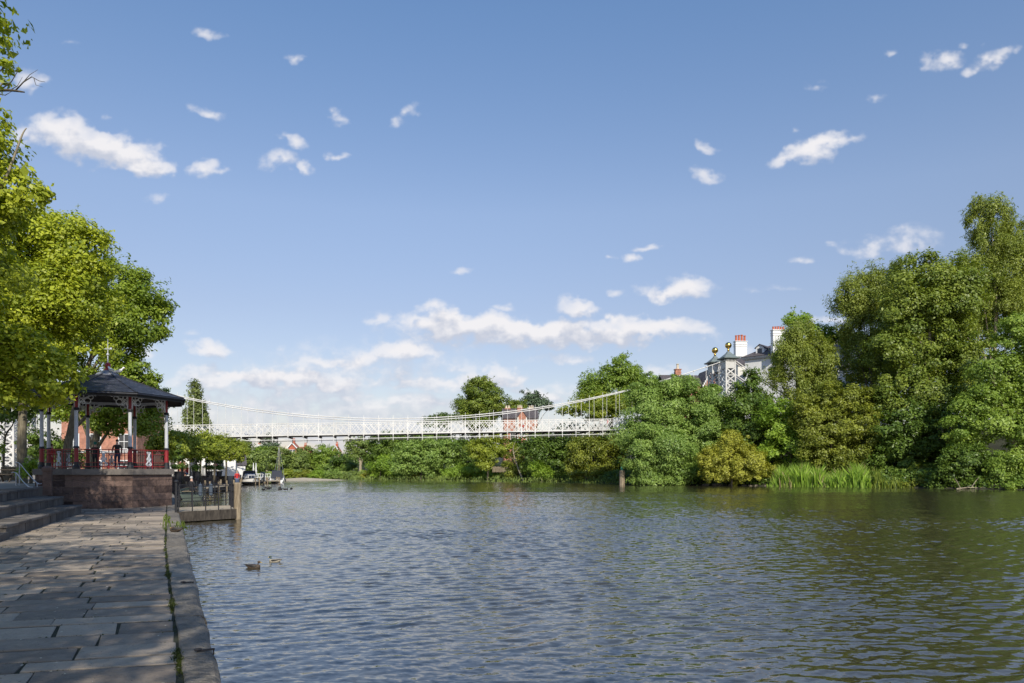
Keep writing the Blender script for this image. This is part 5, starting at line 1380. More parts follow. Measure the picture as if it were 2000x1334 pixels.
# --- reeds and bank plants
def reed_bed(name, label, px0, px1, Y0, Y1, n, hmin, hmax, mat, seed):
    r = np.random.default_rng(seed); V, Fc, T = [], [], []
    for _ in range(n):
        f = r.random(); px = px0 + (px1 - px0) * f; Y = Y0 + (Y1 - Y0) * f + r.uniform(-1.2, 2.8)
        x = (px - 1000) / F * Y; z = max(WATER_Z - .1, float(-.45 + .25 * max(0, (Y - (Y0 + (Y1 - Y0) * f)))))
        h = r.uniform(hmin, hmax) * (.72 + .22 * math.sin(px * .045 + .5) + .20 * math.sin(px * .17) + .14 * math.sin(px * .43)); h *= min(1.0, .35 + f / .07 * r.uniform(.4, 1), .35 + (1 - f) / .07 * r.uniform(.4, 1)); an = r.uniform(0, 6.28); ln_ = h * r.uniform(.05, .55); dx, dy = math.cos(an) * ln_, math.sin(an) * ln_
        wa = r.uniform(0, 3.14); wx_, wy_ = math.cos(wa) * r.uniform(.025, .055), math.sin(wa) * .04
        i = len(V)
        V += [(x - wx_, Y - wy_, z), (x + wx_, Y + wy_, z), (x + dx * .35 + wx_, Y + dy * .35 + wy_, z + h * .6), (x + dx, Y + dy, z + h), (x + dx * .35 - wx_, Y + dy * .35 - wy_, z + h * .6)]
        Fc.append((i, i + 1, i + 2, i + 3, i + 4)); T.append(r.random())
    me = bpy.data.meshes.new(name); me.from_pydata(V, [], Fc); me.materials.append(mat)
    a = me.attributes.new('tint', 'FLOAT', 'FACE'); a.data.foreach_set('value', np.array(T, np.float32)); me.update()
    o = bpy.data.objects.new(name, me); COL.objects.link(o); return tag(o, label, None, None, 'stuff')


reed_bed('reeds', 'bright green reeds standing at the waterline', 1498, 1702, 90.5, 84.5, 9500, 1.3, 2.7, LEAF['reed'], 4)
reed_bed('dead_reeds', 'straw coloured dead stalks among the green reeds', 1500, 1705, 90.3, 84.6, 900, .8, 2.9, mat_leaf('straw', (.22, .18, .08), (.45, .38, .2), .15), 14)
reed_bed('sedge', 'duller green sedge at the water edge beyond the reeds', 1702, 1775, 84.5, 83, 1500, .9, 1.9, LEAF['sycamore'], 5)
reed_bed('bank_grass', 'rough grass along the far waterline', 640, 1210, 158, 106, 2200, .2, .6, LEAF['far'], 6)


def undergrowth(name, label, xr, yr, dmax, n, mat, seed, size, hmax, fy):
    """brambles and nettles over the earth of a bank, thick at the waterline"""
    r = np.random.default_rng(seed); X = r.uniform(*xr, n * 6); Y = r.uniform(*yr, n * 6)
    d, far = river_dist(X[None, :], Y[None, :]); d, far = d[0], far[0]
    k = np.where((d > .15) & (d < dmax) & far & (Y > 55) & fy(X, Y))[0][:n]
    X, Y, d = X[k], Y[k], d[k]; Z = land_z(X[None, :], Y[None, :])[0]; m = len(k)
    mound = .35 + .65 * fbm(X / 2.3 + 90, Y / 2.3 + 40, 71, 3)
    pos = np.stack([X, Y, Z + r.random(m) ** .7 * hmax * mound * np.clip(.25 + d / 2.5, .25, 1)], 1)
    nr = np.stack([r.normal(0, .5, m), -.35 + r.normal(0, .5, m), np.ones(m) * .8], 1)
    o = bpy.data.objects.new(name, leaf_mesh(name, pos, nr, r.normal(size=(m, 3)), size * np.exp(r.normal(0, .3, m)), .6, r.random(m), mat)); COL.objects.link(o)
    return tag(o, label, None, None, 'stuff')


undergrowth('undergrowth', 'low brambles and nettles covering the wooded bank down to the water', (-2, 70), (60, 150), 9, 60000, LEAF['dark'], 31, .30, 1.3, lambda X, Y: X > -2)
undergrowth('bank_plants', 'rough green plants covering the far bank by the river bend', (-75, 0), (120, 190), 10, 22000, LEAF['far'], 32, .42, 1.2, lambda X, Y: (X > -70) & ~((X < -32) & (Y < 153)))
# ------------------------------------------------------------------ houses
Z_ = Vector((0, 0, 1))


class Frame:
    """local axes of a building: u along the front, v into the depth, origin at a front corner"""
    def __init__(s, o, u):
        s.o = Vector(o); s.u = Vector((u[0], u[1], 0)).normalized(); s.v = Vector((-s.u.y, s.u.x, 0))
    def p(s, a, b, z): return s.o + s.u * a + s.v * b + Z_ * z
    def block(s, mb, a0, a1, b0, b1, z0, z1):
        q = [(a0, b0), (a1, b0), (a1, b1), (a0, b1)]
        mb.hexa([s.p(x, y, z0) for x, y in q], [s.p(x, y, z1) for x, y in q])


def gable_roof(fr, mb, a0, a1, b0, b1, z, h, along='u', ov=.35, th=.16):
    """two slopes of real thickness"""
    if along == 'u':
        mid = (b0 + b1) / 2; sl = h / (mid - b0)
        for sg, e in ((1, b0), (-1, b1)):
            eo = e - sg * ov; ze = z - ov * sl
            pts = [(a0 - ov, eo, ze), (a1 + ov, eo, ze), (a1 + ov, mid, z + h), (a0 - ov, mid, z + h)]
            if sg < 0: pts = [pts[1], pts[0], pts[3], pts[2]]
            mb.hexa([fr.p(*p) for p in pts], [fr.p(p[0], p[1], p[2] + th) for p in pts])
    else:
        mid = (a0 + a1) / 2; sl = h / (mid - a0)
        for sg, e in ((1, a0), (-1, a1)):
            eo = e - sg * ov; ze = z - ov * sl
            pts = [(eo, b1 + ov, ze), (eo, b0 - ov, ze), (mid, b0 - ov, z + h), (mid, b1 + ov, z + h)]
            if sg < 0: pts = [pts[1], pts[0], pts[3], pts[2]]
            mb.hexa([fr.p(*p) for p in pts], [fr.p(p[0], p[1], p[2] + th) for p in pts])


def gable_wall(fr, mb, a0, a1, b0, b1, z, h, along='u'):
    if along == 'u':
        mid = (b0 + b1) / 2
        for a in (a0, a1 - .25):
            i = mb.verts([fr.p(a, b0, z), fr.p(a + .25, b0, z), fr.p(a + .25, b1, z), fr.p(a, b1, z), fr.p(a, mid, z + h), fr.p(a + .25, mid, z + h)])
            for q in ((0, 3, 4), (1, 5, 2), (0, 4, 5, 1), (3, 2, 5, 4), (0, 1, 2, 3)): mb.face([i + k for k in q])
    else:
        mid = (a0 + a1) / 2
        for b in (b0, b1 - .25):
            i = mb.verts([fr.p(a0, b, z), fr.p(a0, b + .25, z), fr.p(a1, b + .25, z), fr.p(a1, b, z), fr.p(mid, b, z + h), fr.p(mid, b + .25, z + h)])
            for q in ((0, 4, 3), (1, 2, 5), (0, 1, 5, 4), (3, 4, 5, 2), (0, 3, 2, 1)): mb.face([i + k for k in q])


def window(fr, parent, a, z, w, h, b=0.0, frame='white_paint', bars=(2, 2), sill=True):
    f = MB(); t = .09
    for (x0, x1, z0, z1) in ((-w / 2 - t, w / 2 + t, h, h + t), (-w / 2 - t, w / 2 + t, -t, 0), (-w / 2 - t, -w / 2, 0, h), (w / 2, w / 2 + t, 0, h)):
        fr.block(f, a + x0, a + x1, b - .06, b + .02, z + z0, z + z1)
    for k in range(1, bars[0]): fr.block(f, a - w / 2 + w * k / bars[0] - .025, a - w / 2 + w * k / bars[0] + .025, b - .045, b - .012, z, z + h)
    for k in range(1, bars[1]): fr.block(f, a - w / 2, a + w / 2, b - .042, b - .014, z + h * k / bars[1] - .03, z + h * k / bars[1] + .03)
    if sill: fr.block(f, a - w / 2 - .2, a + w / 2 + .2, b - .16, b + .02, z - .22, z - t - .002)
    wdw = f.build('window', M[frame], parent)
    g = MB(); fr.block(g, a - w / 2, a + w / 2, b - .010, b + .02, z, z + h); g.build('pane', M['glass'], wdw)
    return wdw


def chimney(fr, parent, a, b, z0, z1, w, d, pots, mat, potmat, pot_h=.9, bands=True):
    c = MB(); fr.block(c, a - w / 2, a + w / 2, b - d / 2, b + d / 2, z0, z1)
    if bands:
        for zz, o in ((z1 - .55, .07), (z1 - .9, .05)): fr.block(c, a - w / 2 - o, a + w / 2 + o, b - d / 2 - o, b + d / 2 + o, zz, zz + .16)
        fr.block(c, a - w / 2 - .1, a + w / 2 + .1, b - d / 2 - .1, b + d / 2 + .1, z1, z1 + .14)
    ch = c.build('chimney', M[mat], parent)
    for k in range(pots):
        pm = MB(); pp = fr.p(a - w / 2 + w * (k + .5) / pots, b, z1 + .14)
        r0 = min(.24, w / pots * .4)
        hh = pot_h * (1 + .06 * ((k * 7) % 3 - 1))
        pm.lathe(pp, [(r0 * 1.15, 0), (r0, .08), (r0 * .82, hh * .85), (r0 * 1.1, hh * .88), (r0 * 1.1, hh * .96), (r0 * .8, hh)], 10); pm.build('chimney_pot', M[potmat], ch)
    return ch


# white villa above the bridge tower
C0 = P(1455, 700, 132); C1 = P(1705, 700, 117)
fw = Frame((C0.x, C0.y, 0), (C1.x - C0.x, C1.y - C0.y))
ze = C0.z; LW = (C1 - C0).length
villa = thing('white_house', 'large white rendered house with slate roof and terracotta chimney pots above the bridge tower', 'house', (C0.x, C0.y, 8.0))
wl_ = MB(); fw.block(wl_, 0, LW, 0, 9, 6, ze - .3); vw = wl_.build('wall', M['white_render'], villa)
cn = MB(); fw.block(cn, -.35, LW + .35, -.38, 9.3, ze - .3, ze - .12); fw.block(cn, -.5, LW + .5, -.55, 9.5, ze - .118, ze + .10); cn.build('cornice', M['grey_render'], vw)
st_ = MB(); fw.block(st_, -.06, LW + .06, -.06, 0.0, ze - 4.2, ze - 3.95); st_.build('string_course', M['white_paint'], vw)
rf_ = MB()
hip = [fw.p(-.6, -.7, ze + .1), fw.p(LW + .6, -.7, ze + .1), fw.p(LW + .6, 9.7, ze + .1), fw.p(-.6, 9.7, ze + .1)]
rdg = [fw.p(4.5, 4.5, ze + 3.1), fw.p(LW - 4.5, 4.5, ze + 3.1)]
i = rf_.verts(hip + rdg)
for q_ in ((0, 1, 5, 4), (1, 2, 5), (2, 3, 4, 5), (3, 0, 4), (3, 2, 1, 0)): rf_.face([i + k for k in q_])
vr = rf_.build('roof', M['house_slate'], villa)
for k in range(3, 7):
    for (zz, hh) in ((ze - 3.2, 1.8), (ze - 7.0, 2.1)):
        window(fw, villa, 2.0 + k * 2.7, zz, 1.05, hh)
for (a_, lab) in ((2.6, ''), (8.5, '')):
    dm = MB(); fw.block(dm, a_ - .75, a_ + .75, .5, 3.4, ze + .3, ze + 1.75); gable_wall(fw, dm, a_ - .75, a_ + .75, .5, 3.4, ze + 1.75, .55, 'v')
    dmr = dm.build('dormer', M['white_paint'], villa)
    dr = MB(); gable_roof(fw, dr, a_ - .75, a_ + .75, .5, 3.9, ze + 1.78, .55, 'v', ov=.2, th=.09); dr.build('dormer_roof', M['house_slate'], dmr)
    g = MB(); fw.block(g, a_ - .42, a_ + .42, .46, .49, ze + .55, ze + 1.6); g.build('pane', M['glass'], dmr)
def chim_at(fr, parent, px, ytop, ybot, Y, wpx, pots, mat, potmat, ph, b=None, d=.9):
    c = P(px, ytop, Y); a = (c - fr.o).dot(fr.u); bb = (c - fr.o).dot(fr.v)
    # front edge faces the river
    return chimney(fr, parent, a, bb, P(px, ybot, Y).z, c.z, wpx * Y / F, d, pots, mat, potmat, ph)
chim_at(Frame((C0.x, C0.y, 0), (1, .12)), vr, 1446, 668, 697, 134, 23, 4, 'white_paint', 'pot_clay', 1.15)
chim_at(Frame((C0.x, C0.y, 0), (1, .12)), vr, 1520, 646, 690, 127, 26, 5, 'white_paint', 'pot_clay', .6)
# lower wing beside the tower
fwg = Frame(G(1441, 138), (1, .1))
wg = MB(); fwg.block(wg, 0, 5.2, 0, 6, 6, P(1441, 712, 138).z); vwg = wg.build('side_wing', M['cream_render'], villa)
wgr = MB(); gable_roof(fwg, wgr, 0, 5.2, 0, 6, P(1441, 711, 138).z, 1.5, 'u', ov=.4); wgr.build('wing_roof', M['house_slate'], vwg)
window(fwg, villa, 2.0, P(1441, 760, 138).z, .9, 1.9)

# brick lodge with white bargeboards
fl_ = Frame(G(1376, 122), (1, .08))
lodge = thing('brick_lodge', 'orange brick lodge with white scalloped bargeboards behind the tower', 'house', fl_.o + Z_ * 8)
zl = P(1376, 748, 122).z; zr = P(1388, 721, 122).z
lw = MB(); fl_.block(lw, 0, 2.6, 0, 6, 7, zl); gable_wall(fl_, lw, 0, 2.6, 0, 6, zl, zr - zl, 'v'); lw.build('wall', M['brick'], lodge)
lr = MB(); gable_roof(fl_, lr, 0, 2.6, 0, 6, zl + .02, zr - zl, 'v', ov=.35); lrr = lr.build('roof', M['house_slate'], lodge)
bb_ = MB()
for sg in (-1, 1):
    n = 9
    for k in range(n):
        f = k / n; a_ = 1.3 + sg * 1.75 * f; z_ = zr + .1 - (zr - zl) * 1.35 * f
        bb_.obox(fl_.p(a_ + sg * .09, -.40, z_ - .12), fl_.u, fl_.v, Z_, (.22, .05, .34)); bb_.lathe(fl_.p(a_ + sg * .09, -.40, z_ - .40), [(.02, 0), (.11, .08), (.11, .16), (.03, .2)], 6)
bb_.tube([fl_.p(1.3, -.4, zr), fl_.p(1.3, -.4, zr + .95)], [.06, .03], 6)
bb_.build('bargeboard', M['white_paint'], lrr)
wb = MB(); fl_.block(wb, -6.5, -.02, 1.2, 5.5, 7, P(1340, 748, 122).z); wbo = wb.build('side_range', M['brick'], lodge)
wr = MB(); gable_roof(fl_, wr, -6.5, -.4, 1.2, 5.5, P(1340, 747, 122).z, 1.5, 'u'); wr.build('range_roof', M['house_slate'], wbo)
chimney(fl_, lrr, -3.6, 3.4, P(1330, 742, 122).z, P(1330, 724, 126).z, .95, .8, 1, 'brick', 'buff_clay', 1.0)
window(fl_, lodge, 1.3, zl - 1.9, .9, 1.4)

# brick house glimpsed over and under the deck
fh = Frame(G(984, 158), (1, .05))
hz = lambda y: P(1000, y, 158).z
bh = thing('brick_house', 'red brick house with white windows and tall chimneys seen above and below the bridge deck', 'house', fh.o + Z_ * 3)
hw = MB(); fh.block(hw, 0, 7.4, 0, 7, 1.5, hz(816)); gable_wall(fh, hw, 0, 7.4, 0, 7, hz(816), 2.2, 'u'); bhw = hw.build('wall', M['brick'], bh)
hr_ = MB(); gable_roof(fh, hr_, 0, 7.4, 0, 7, hz(816), 2.2, 'u', ov=.3); bhr = hr_.build('roof', M['house_slate'], bh)
bw_ = MB(); fh.block(bw_, 3.0, 5.0, -1.0, 0, 1.5, hz(815)); gable_wall(fh, bw_, 3.0, 5.0, -1.0, .3, hz(815), 1.5, 'v'); bw_.build('gabled_bay', M['brick'], bhw)
bwr = MB(); gable_roof(fh, bwr, 3.0, 5.0, -1.0, 2.4, hz(815), 1.5, 'v', ov=.2, th=.1); bwr.build('bay_roof', M['house_slate'], bhr)
bq = MB(); fh.block(bq, 2.92, 3.2, -1.03, -1.0, 1.5, hz(815)); fh.block(bq, 4.8, 5.08, -1.03, -1.0, 1.5, hz(815)); bq.build('quoin', M['cream_render'], bhw)
for a_, b_, np_ in ((1.0, 3.5, 2), (3.7, 2.6, 4), (6.3, 3.5, 3)):
    chimney(fh, bhr, a_, b_, hz(812), hz(796), 1.15, .7, np_, 'brick', 'buff_clay', .65)
window(fh, bh, 2.0, hz(864), .9, 2.4); window(fh, bh, 4.0, hz(852), 1.0, 1.8, b=-1.0); window(fh, bh, 6.2, hz(860), .9, 1.6)

# small red houses on the hill at the end of the reach
for (px, Y, w, yb, yt, along, mat, rm, lab) in ((571, 260, 15, 873, 865, 'v', 'far_brick', 'red_tile', 'brick gabled house with white bargeboards on the far skyline'),
                                                (594, 270, 17, 884, 873, 'u', 'far_brick', 'red_tile', 'tall orange brick house among trees on the far skyline'),
                                                (656, 275, 11, 880, 871, 'v', 'far_brick', 'red_tile', 'red brick house end by the pale stemmed tree on the skyline'),
                                                (503, 240, 16, 884, 874, 'u', 'white_render', 'house_slate', 'white house behind the far trees beside the cedar')):
    k = Y / F; W = w * k; f = Frame(G(px - w / 2, Y), (1, 0.0)); z1 = P(px, yb, Y).z; h = P(px, yt, Y).z - z1
    gz = float(land_z(np.array([[f.o.x]]), np.array([[Y]]))[0, 0])
    hs = thing('distant_house', lab, 'house', f.o + Z_ * gz)
    m_ = MB(); f.block(m_, 0, W, 0, 3.6, gz - 1, z1); gable_wall(f, m_, 0, W, 0, 3.6, z1, h, along); m_.build('wall', M[mat], hs)
    m_ = MB(); gable_roof(f, m_, 0, W, 0, 3.6, z1, h, along, ov=.4); ro_ = m_.build('roof', M[rm], hs)
    if along == 'v':
        m_ = MB(); sl = h / (W / 2)
        for sg in (-1, 1): m_.bar(f.p(W / 2 + sg * (W / 2 + .4), -.48, z1 - .4 * sl), f.p(W / 2, -.48, z1 + h), .35, .1, Vector((0, 1, 0)))
        m_.build('bargeboard', M['white_paint'], ro_)
    window(f, hs, W * .3, z1 - 2.3, .9, 1.3); window(f, hs, W * .7, z1 - 2.3, .9, 1.3)
    chimney(f, ro_, W * .5, 1.8, z1 + h * .4, z1 + h + 1.0, .9, .7, 2, mat, 'pot_clay', .6, bands=False)

# buildings behind the promenade
fb = Frame(G(120, 76, PZ - .02), (1, .12))
orange = thing('brick_house', 'orange brick house with white sills behind the bandstand', 'house', fb.o)
zt = P(180, 780, 76).z - PZ
m_ = MB(); fb.block(m_, 0, 7.6, 0, 8, 0, zt); ow = m_.build('wall', M['brick'], orange)
m_ = MB(); gable_roof(fb, m_, 0, 7.6, 0, 8, zt, 3.0, 'u'); m_.build('roof', M['house_slate'], orange)
m_ = MB(); fb.block(m_, -.05, 7.65, -.07, 0, P(180, 884, 76).z - PZ, P(180, 880, 76).z - PZ); m_.build('string_course', M['white_paint'], ow)
for a_ in (1.2, 3.4, 6.3):
    window(fb, orange, a_, P(0, 880, 76).z - PZ + .25, 1.0, 1.5); window(fb, orange, a_, .75, 1.1, .95)
fc = Frame(G(255, 84, PZ - .02), (1, .35))
cott = thing('white_cottage', 'long low white cottage behind the clipped trees', 'house', fc.o)
m_ = MB(); fc.block(m_, 0, 11.5, 0, 5, 0, 2.7); gable_wall(fc, m_, 0, 11.5, 0, 5, 2.7, 1.1, 'u'); m_.build('wall', M['white_render'], cott)
m_ = MB(); gable_roof(fc, m_, 0, 11.5, 0, 5, 2.7, 1.1, 'u'); m_.build('roof', M['house_slate'], cott)
for a_ in (1.6, 4.2, 9.6): window(fc, cott, a_, 1.1, 1.1, 1.2)
m_ = MB(); fc.block(m_, 6.3, 7.2, -.05, .02, 0, 2.1); m_.build('door', M['black_paint'], cott)
m_ = MB(); fc.block(m_, 5.0, 5.9, -.06, .02, 0.02, 1.7); m_.build('brick_panel', M['brick'], cott)
fd = Frame(G(384, 100, PZ - .02), (1, .4))
rest = thing('white_cafe', 'white riverside cafe front with dark window openings', 'building', fd.o)
m_ = MB(); fd.block(m_, 0, 4.8, 0, 4, 0, 2.5); m_.build('wall', M['white_render'], rest)
m_ = MB(); gable_roof(fd, m_, 0, 4.8, 0, 4, 2.5, .9, 'u'); m_.build('roof', M['house_slate'], rest)
for a_ in (.9, 2.4, 3.9): window(fd, rest, a_, .9, .8, 1.1)
fe = Frame(G(455, 108, PZ - .3), (1, .42))
boat_house = thing('boathouse', 'small white boathouse with steep grey slate roof at the waterside', 'building', fe.o)
zt = P(0, 907, 108).z - (PZ - .3); zr_ = P(0, 889, 110).z - (PZ - .3)
m_ = MB(); fe.block(m_, -3, 1.75, 0, 4, -1, zt); gable_wall(fe, m_, -3, 1.75, 0, 4, zt, zr_ - zt, 'u'); m_.build('wall', M['white_render'], boat_house)
m_ = MB(); gable_roof(fe, m_, -3, 1.75, 0, 4, zt, zr_ - zt, 'u', ov=.2, th=.12); bro = m_.build('roof', M['house_slate'], boat_house)
m_ = MB(); m_.tube([fe.p(-3.2, 2, zr_ + .14), fe.p(2.2, 2, zr_ + .14)], .11, 6); m_.build('ridge_tile', M['red_tile'], bro)
m_ = MB(); fe.block(m_, -1.6, -.6, -.04, .02, .3, 2.2); m_.build('door', M['black_paint'], boat_house)

# retaining wall and railings beyond the bandstand
WP = [Vector((-22.9, 38, 0)), Vector((-29.4, 61.5, 0)), Vector((-37.7, 95, 0))]
rw = MB(); rw.tint = .3; r5 = random.Random(9)
for a, b in zip(WP[:-1], WP[1:]):
    d = (b - a).normalized(); n = Vector((d.y, -d.x, 0)); ln_ = (b - a).length
    for c_ in range(4):
        s = -(c_ % 2) * .5
        while s < ln_:
            l = r5.uniform(.7, 1.3); s0, s1 = max(s, 0) + .008, min(s + l, ln_) - .008
            if s1 > s0:
                rw.tint = r5.random() * .6; z0, z1 = -.55 + c_ * .375 + .006, -.55 + (c_ + 1) * .375 - .006; o_ = .06 + r5.uniform(0, .02)
                q_ = [a + d * s0 - n * .3, a + d * s0 + n * o_, a + d * s1 + n * o_, a + d * s1 - n * .3]; q_ = [q_[1], q_[2], q_[3], q_[0]]
                rw.hexa([p + Z_ * z0 for p in q_], [p + Z_ * z1 for p in q_])
            s += l
    q_ = [a + n * .12, b + n * .12, b - n * .35, a - n * .35]; rw.tint = .7
    rw.hexa([p + Z_ * .952 for p in q_], [p + Z_ * 1.06 for p in q_])
tag(rw.build('retaining_wall', M['sandstone']), 'dark stone retaining wall below the promenade railings', 'wall')
pr_ = MB()
for a, b in zip(WP[:-1], WP[1:]):
    d = (b - a).normalized(); ln_ = (b - a).length
    for z in (1.2, 2.02): pr_.bar(a + Z_ * z, b + Z_ * z, .04, .04, Z_)
    s = 0
    while s < ln_:
        pr_.bar(a + d * s + Z_ * 1.06, a + d * s + Z_ * (2.1 if int(round(s / .3)) % 6 == 0 else 2.03), .05 if int(round(s / .3)) % 6 == 0 else .016); s += .3
tag(pr_.build('railing', M['black_paint']), 'black iron railing along the top of the promenade wall', 'railing')

# ------------------------------------------------------------------ landing platform
A = Vector((-12.93, 27.8, 0)); PDIR = Vector((1.55, 2.15, 0)).normalized(); PLEN = 2.5; PB = QD
pf = thing('landing_platform', 'small timber landing platform with iron railings projecting over the water', 'platform', A)
def PP(a, b, z): return A + PDIR * a + PB * b + Z_ * z
m_ = MB(); rp = random.Random(3)
n = 13
for k in range(n):
    b0, b1 = k * 3.6 / n + .006, (k + 1) * 3.6 / n - .006; zz = rp.uniform(-.006, .006)
    q_ = [(0, b0), (PLEN, b0), (PLEN, b1), (0, b1)]
    m_.hexa([PP(a, b, -.05) for a, b in q_], [PP(a, b, .022 + zz) for a, b in q_])
m_.build('plank_deck', M['wood_pale'], pf)
m_ = MB()
for (a0, a1, b0, b1) in ((-.05, PLEN + .05, -.09, -.002), (PLEN + .002, PLEN + .09, -.09, 3.6), (-.05, PLEN, 3.602, 3.68)):
    q_ = [(a0, b0), (a1, b0), (a1, b1), (a0, b1)]; m_.hexa([PP(a, b, -.36) for a, b in q_], [PP(a, b, .035) for a, b in q_])
m_.build('fascia_board', M['wood_dark'], pf)
for (a, b) in ((2.5, .25), (2.5, 3.3), (.6, .3)):
    m_ = MB(); m_.tube([PP(a, b, -2), PP(a, b, -.06)], .12, 8); m_.build('pile', M['wood_dark'], pf)
for (s0, s1) in (((0, -.04), (PLEN - .25, -.04)), ((PLEN - .03, .3), (PLEN - .03, 3.5)), ((PLEN - .2, 3.5), (.1, 3.5))):
    m_ = MB(); a, b = PP(*s0, 0), PP(*s1, 0); d = (b - a); ln_ = d.length; d.normalize()
    for z in (.42, .74, 1.02): m_.tube([a + Z_ * z, b + Z_ * z], .016, 6)
    k = 0; nn = max(2, int(ln_ / .48))
    for k in range(nn + 1):
        p = a + d * (ln_ * k / nn); m_.tube([p - Z_ * .12, p + Z_ * 1.05], .022, 6)
    m_.build('rail', M['black_paint'], pf)
m_ = MB(); p = PP(-.10, -.10, 0); m_.tube([p - Z_ * .3, p + Z_ * 1.15], .055, 8); m_.ball(p + Z_ * 1.2, .075, 10, 6); m_.build('end_post', M['black_paint'], pf)
m_ = MB(); pp = PP(PLEN + .06, .02, 0)
m_.tube([pp - Z_ * 2, pp + Z_ * .3, pp + Z_ * 1.08, pp + Z_ * 1.13], [.155, .15, .148, .12], 12)
pile = tag(m_.build('mooring_post', M['wood_grey'], None, smooth=False), 'thick weathered timber mooring post at the platform corner', 'post')
for k, (a, b) in enumerate(((1.55, 3.42), (1.05, 3.42))):
    m_ = MB(); p = PP(a, b, 0)
    m_.lathe(p + Z_ * .50, [(.02, -.02), (.075, .02), (.085, .06), (.085, .46), (.075, .5), (.02, .54)], 10); m_.tube([p + Z_ * 1.12, p + Z_ * 1.02], .012, 5)
    tag(m_.build('boat_fender', M['blue_plastic']), ('blue grey boat fender hanging on the platform rail, the one nearer the timber post', 'blue grey boat fender hanging on the platform rail, farther from the timber post')[k], 'fender')

# mooring irons on the kerb
for k, (px, py) in enumerate(((368, 1141), (403, 1275))):
    y0 = H_CAM * F / (py - 918); c = Vector(((px - 1000) / F * y0, y0, .02)); m_ = MB()
    a, b = c - QR * .07 + Z_ * .008, c + QR * .06 + Z_ * .008
    m_.obox((a + b) / 2, QR, QD, Z_, (.15, .03, .014)); m_.bar(b, b - Z_ * .05, .03, .012, QR)
    m_.tube([a + QD * .028 * math.cos(t) + QR * (.028 * math.sin(t)) + Z_ * .010 for t in np.linspace(0, 6.283, 13)], .008, 6, cap=False)
    tag(m_.build('mooring_iron', M['iron']), ('rusty mooring iron on the kerb, the farther of two', 'rusty mooring iron on the kerb, the nearer of two')[k], 'mooring iron')

# post with green light in the river
mp_ = G(1215, bank_y(1215) - 9.0, WATER_Z); ppost = thing('channel_post', 'timber post with a green light standing in the river', 'post', mp_)
m_ = MB(); k = 112 / F
m_.lathe(mp_, [(.40, -1.5), (.38, 1.0), (.37, 1.9), (.30, 2.0)], 10); m_.build('timber_pile', M['wood_grey'], ppost)
m_ = MB(); m_.lathe(mp_, [(.12, 2.0), (.12, 2.15), (.2, 2.16), (.2, 2.42), (.1, 2.52)], 10); m_.build('green_light', M['green_glass'], ppost)

# ------------------------------------------------------------------ topiary, furniture and boats
for k, (px, Y) in enumerate(((349, 54), (384, 62), (409, 70), (428, 78))):
    p = G(px, Y, PZ); tp = thing('topiary_plant', ('clipped cloud topiary nearest the bandstand on the promenade', 'second clipped cloud topiary beyond the bandstand', 'third clipped cloud topiary along the promenade', 'topiary farthest along the promenade')[k], 'topiary', p)
    m_ = MB(); m_.lathe(p, [(.26, 0), (.32, .5), (.36, .52), (.36, .6), (.2, .58)], 12); m_.build('planter', M['black_paint'], tp)
    m_ = MB(); m_.tube([p + Z_ * .5, p + Z_ * 2.4], .035, 6); m_.build('stem', M['bark_dark'], tp)
    crown('foliage', [((p.x, p.y, PZ + z), (rx, rx, rz)) for z, rx, rz in ((.95, .44, .22), (1.55, .36, .19), (2.1, .27, .17), (2.5, .16, .13))], 300 + k, .10, .2, 8, LEAF['dark'], parent=tp, jag=.05)
# pale landing stage beyond the platform
def stage(c0, c1, w, z, label, name='landing_stage'):
    a, b = Vector((*c0, z)), Vector((*c1, z)); d = (b - a).normalized(); n = Vector((-d.y, d.x, 0)); ln_ = (b - a).length; t = thing(name, label, 'landing stage', a)
    m_ = MB(); s = 0
    while s < ln_ - .1:
        s1 = min(s + .19, ln_); q_ = [a + d * s - n * w / 2, a + d * (s1 - .012) - n * w / 2, a + d * (s1 - .012) + n * w / 2, a + d * s + n * w / 2]
        m_.hexa([p - Z_ * .06 for p in q_], q_); s += .19
    m_.build('plank_deck', M['wood_pale'], t)
    m_ = MB()
    for sg in (-1, 1): m_.bar(a + n * sg * (w / 2 - .06) - Z_ * .20, b + n * sg * (w / 2 - .06) - Z_ * .20, .1, .26, Z_)
    m_.build('side_beam', M['wood_dark'], t)
    s = .5
    while s < ln_:
        for sg in (-1, 1):
            m_ = MB(); p = a + d * s + n * sg * (w / 2 + .09); m_.tube([p - Z_ * 1.6, p + Z_ * .55], .09, 7); m_.build('pile', M['wood_grey'], t)
        s += 3.2
    return t
stage((-27.5, 62.5), (-29.9, 77), 1.8, .10, 'pale timber landing stage along the promenade wall')
stage((-35.9, 96.5), (-37.2, 104), 2.2, .05, 'pale timber stage beside the boathouse')
stage((-36.2, 109), (-41.5, 122), 1.6, .0, 'low pale jetty between the two white boats')


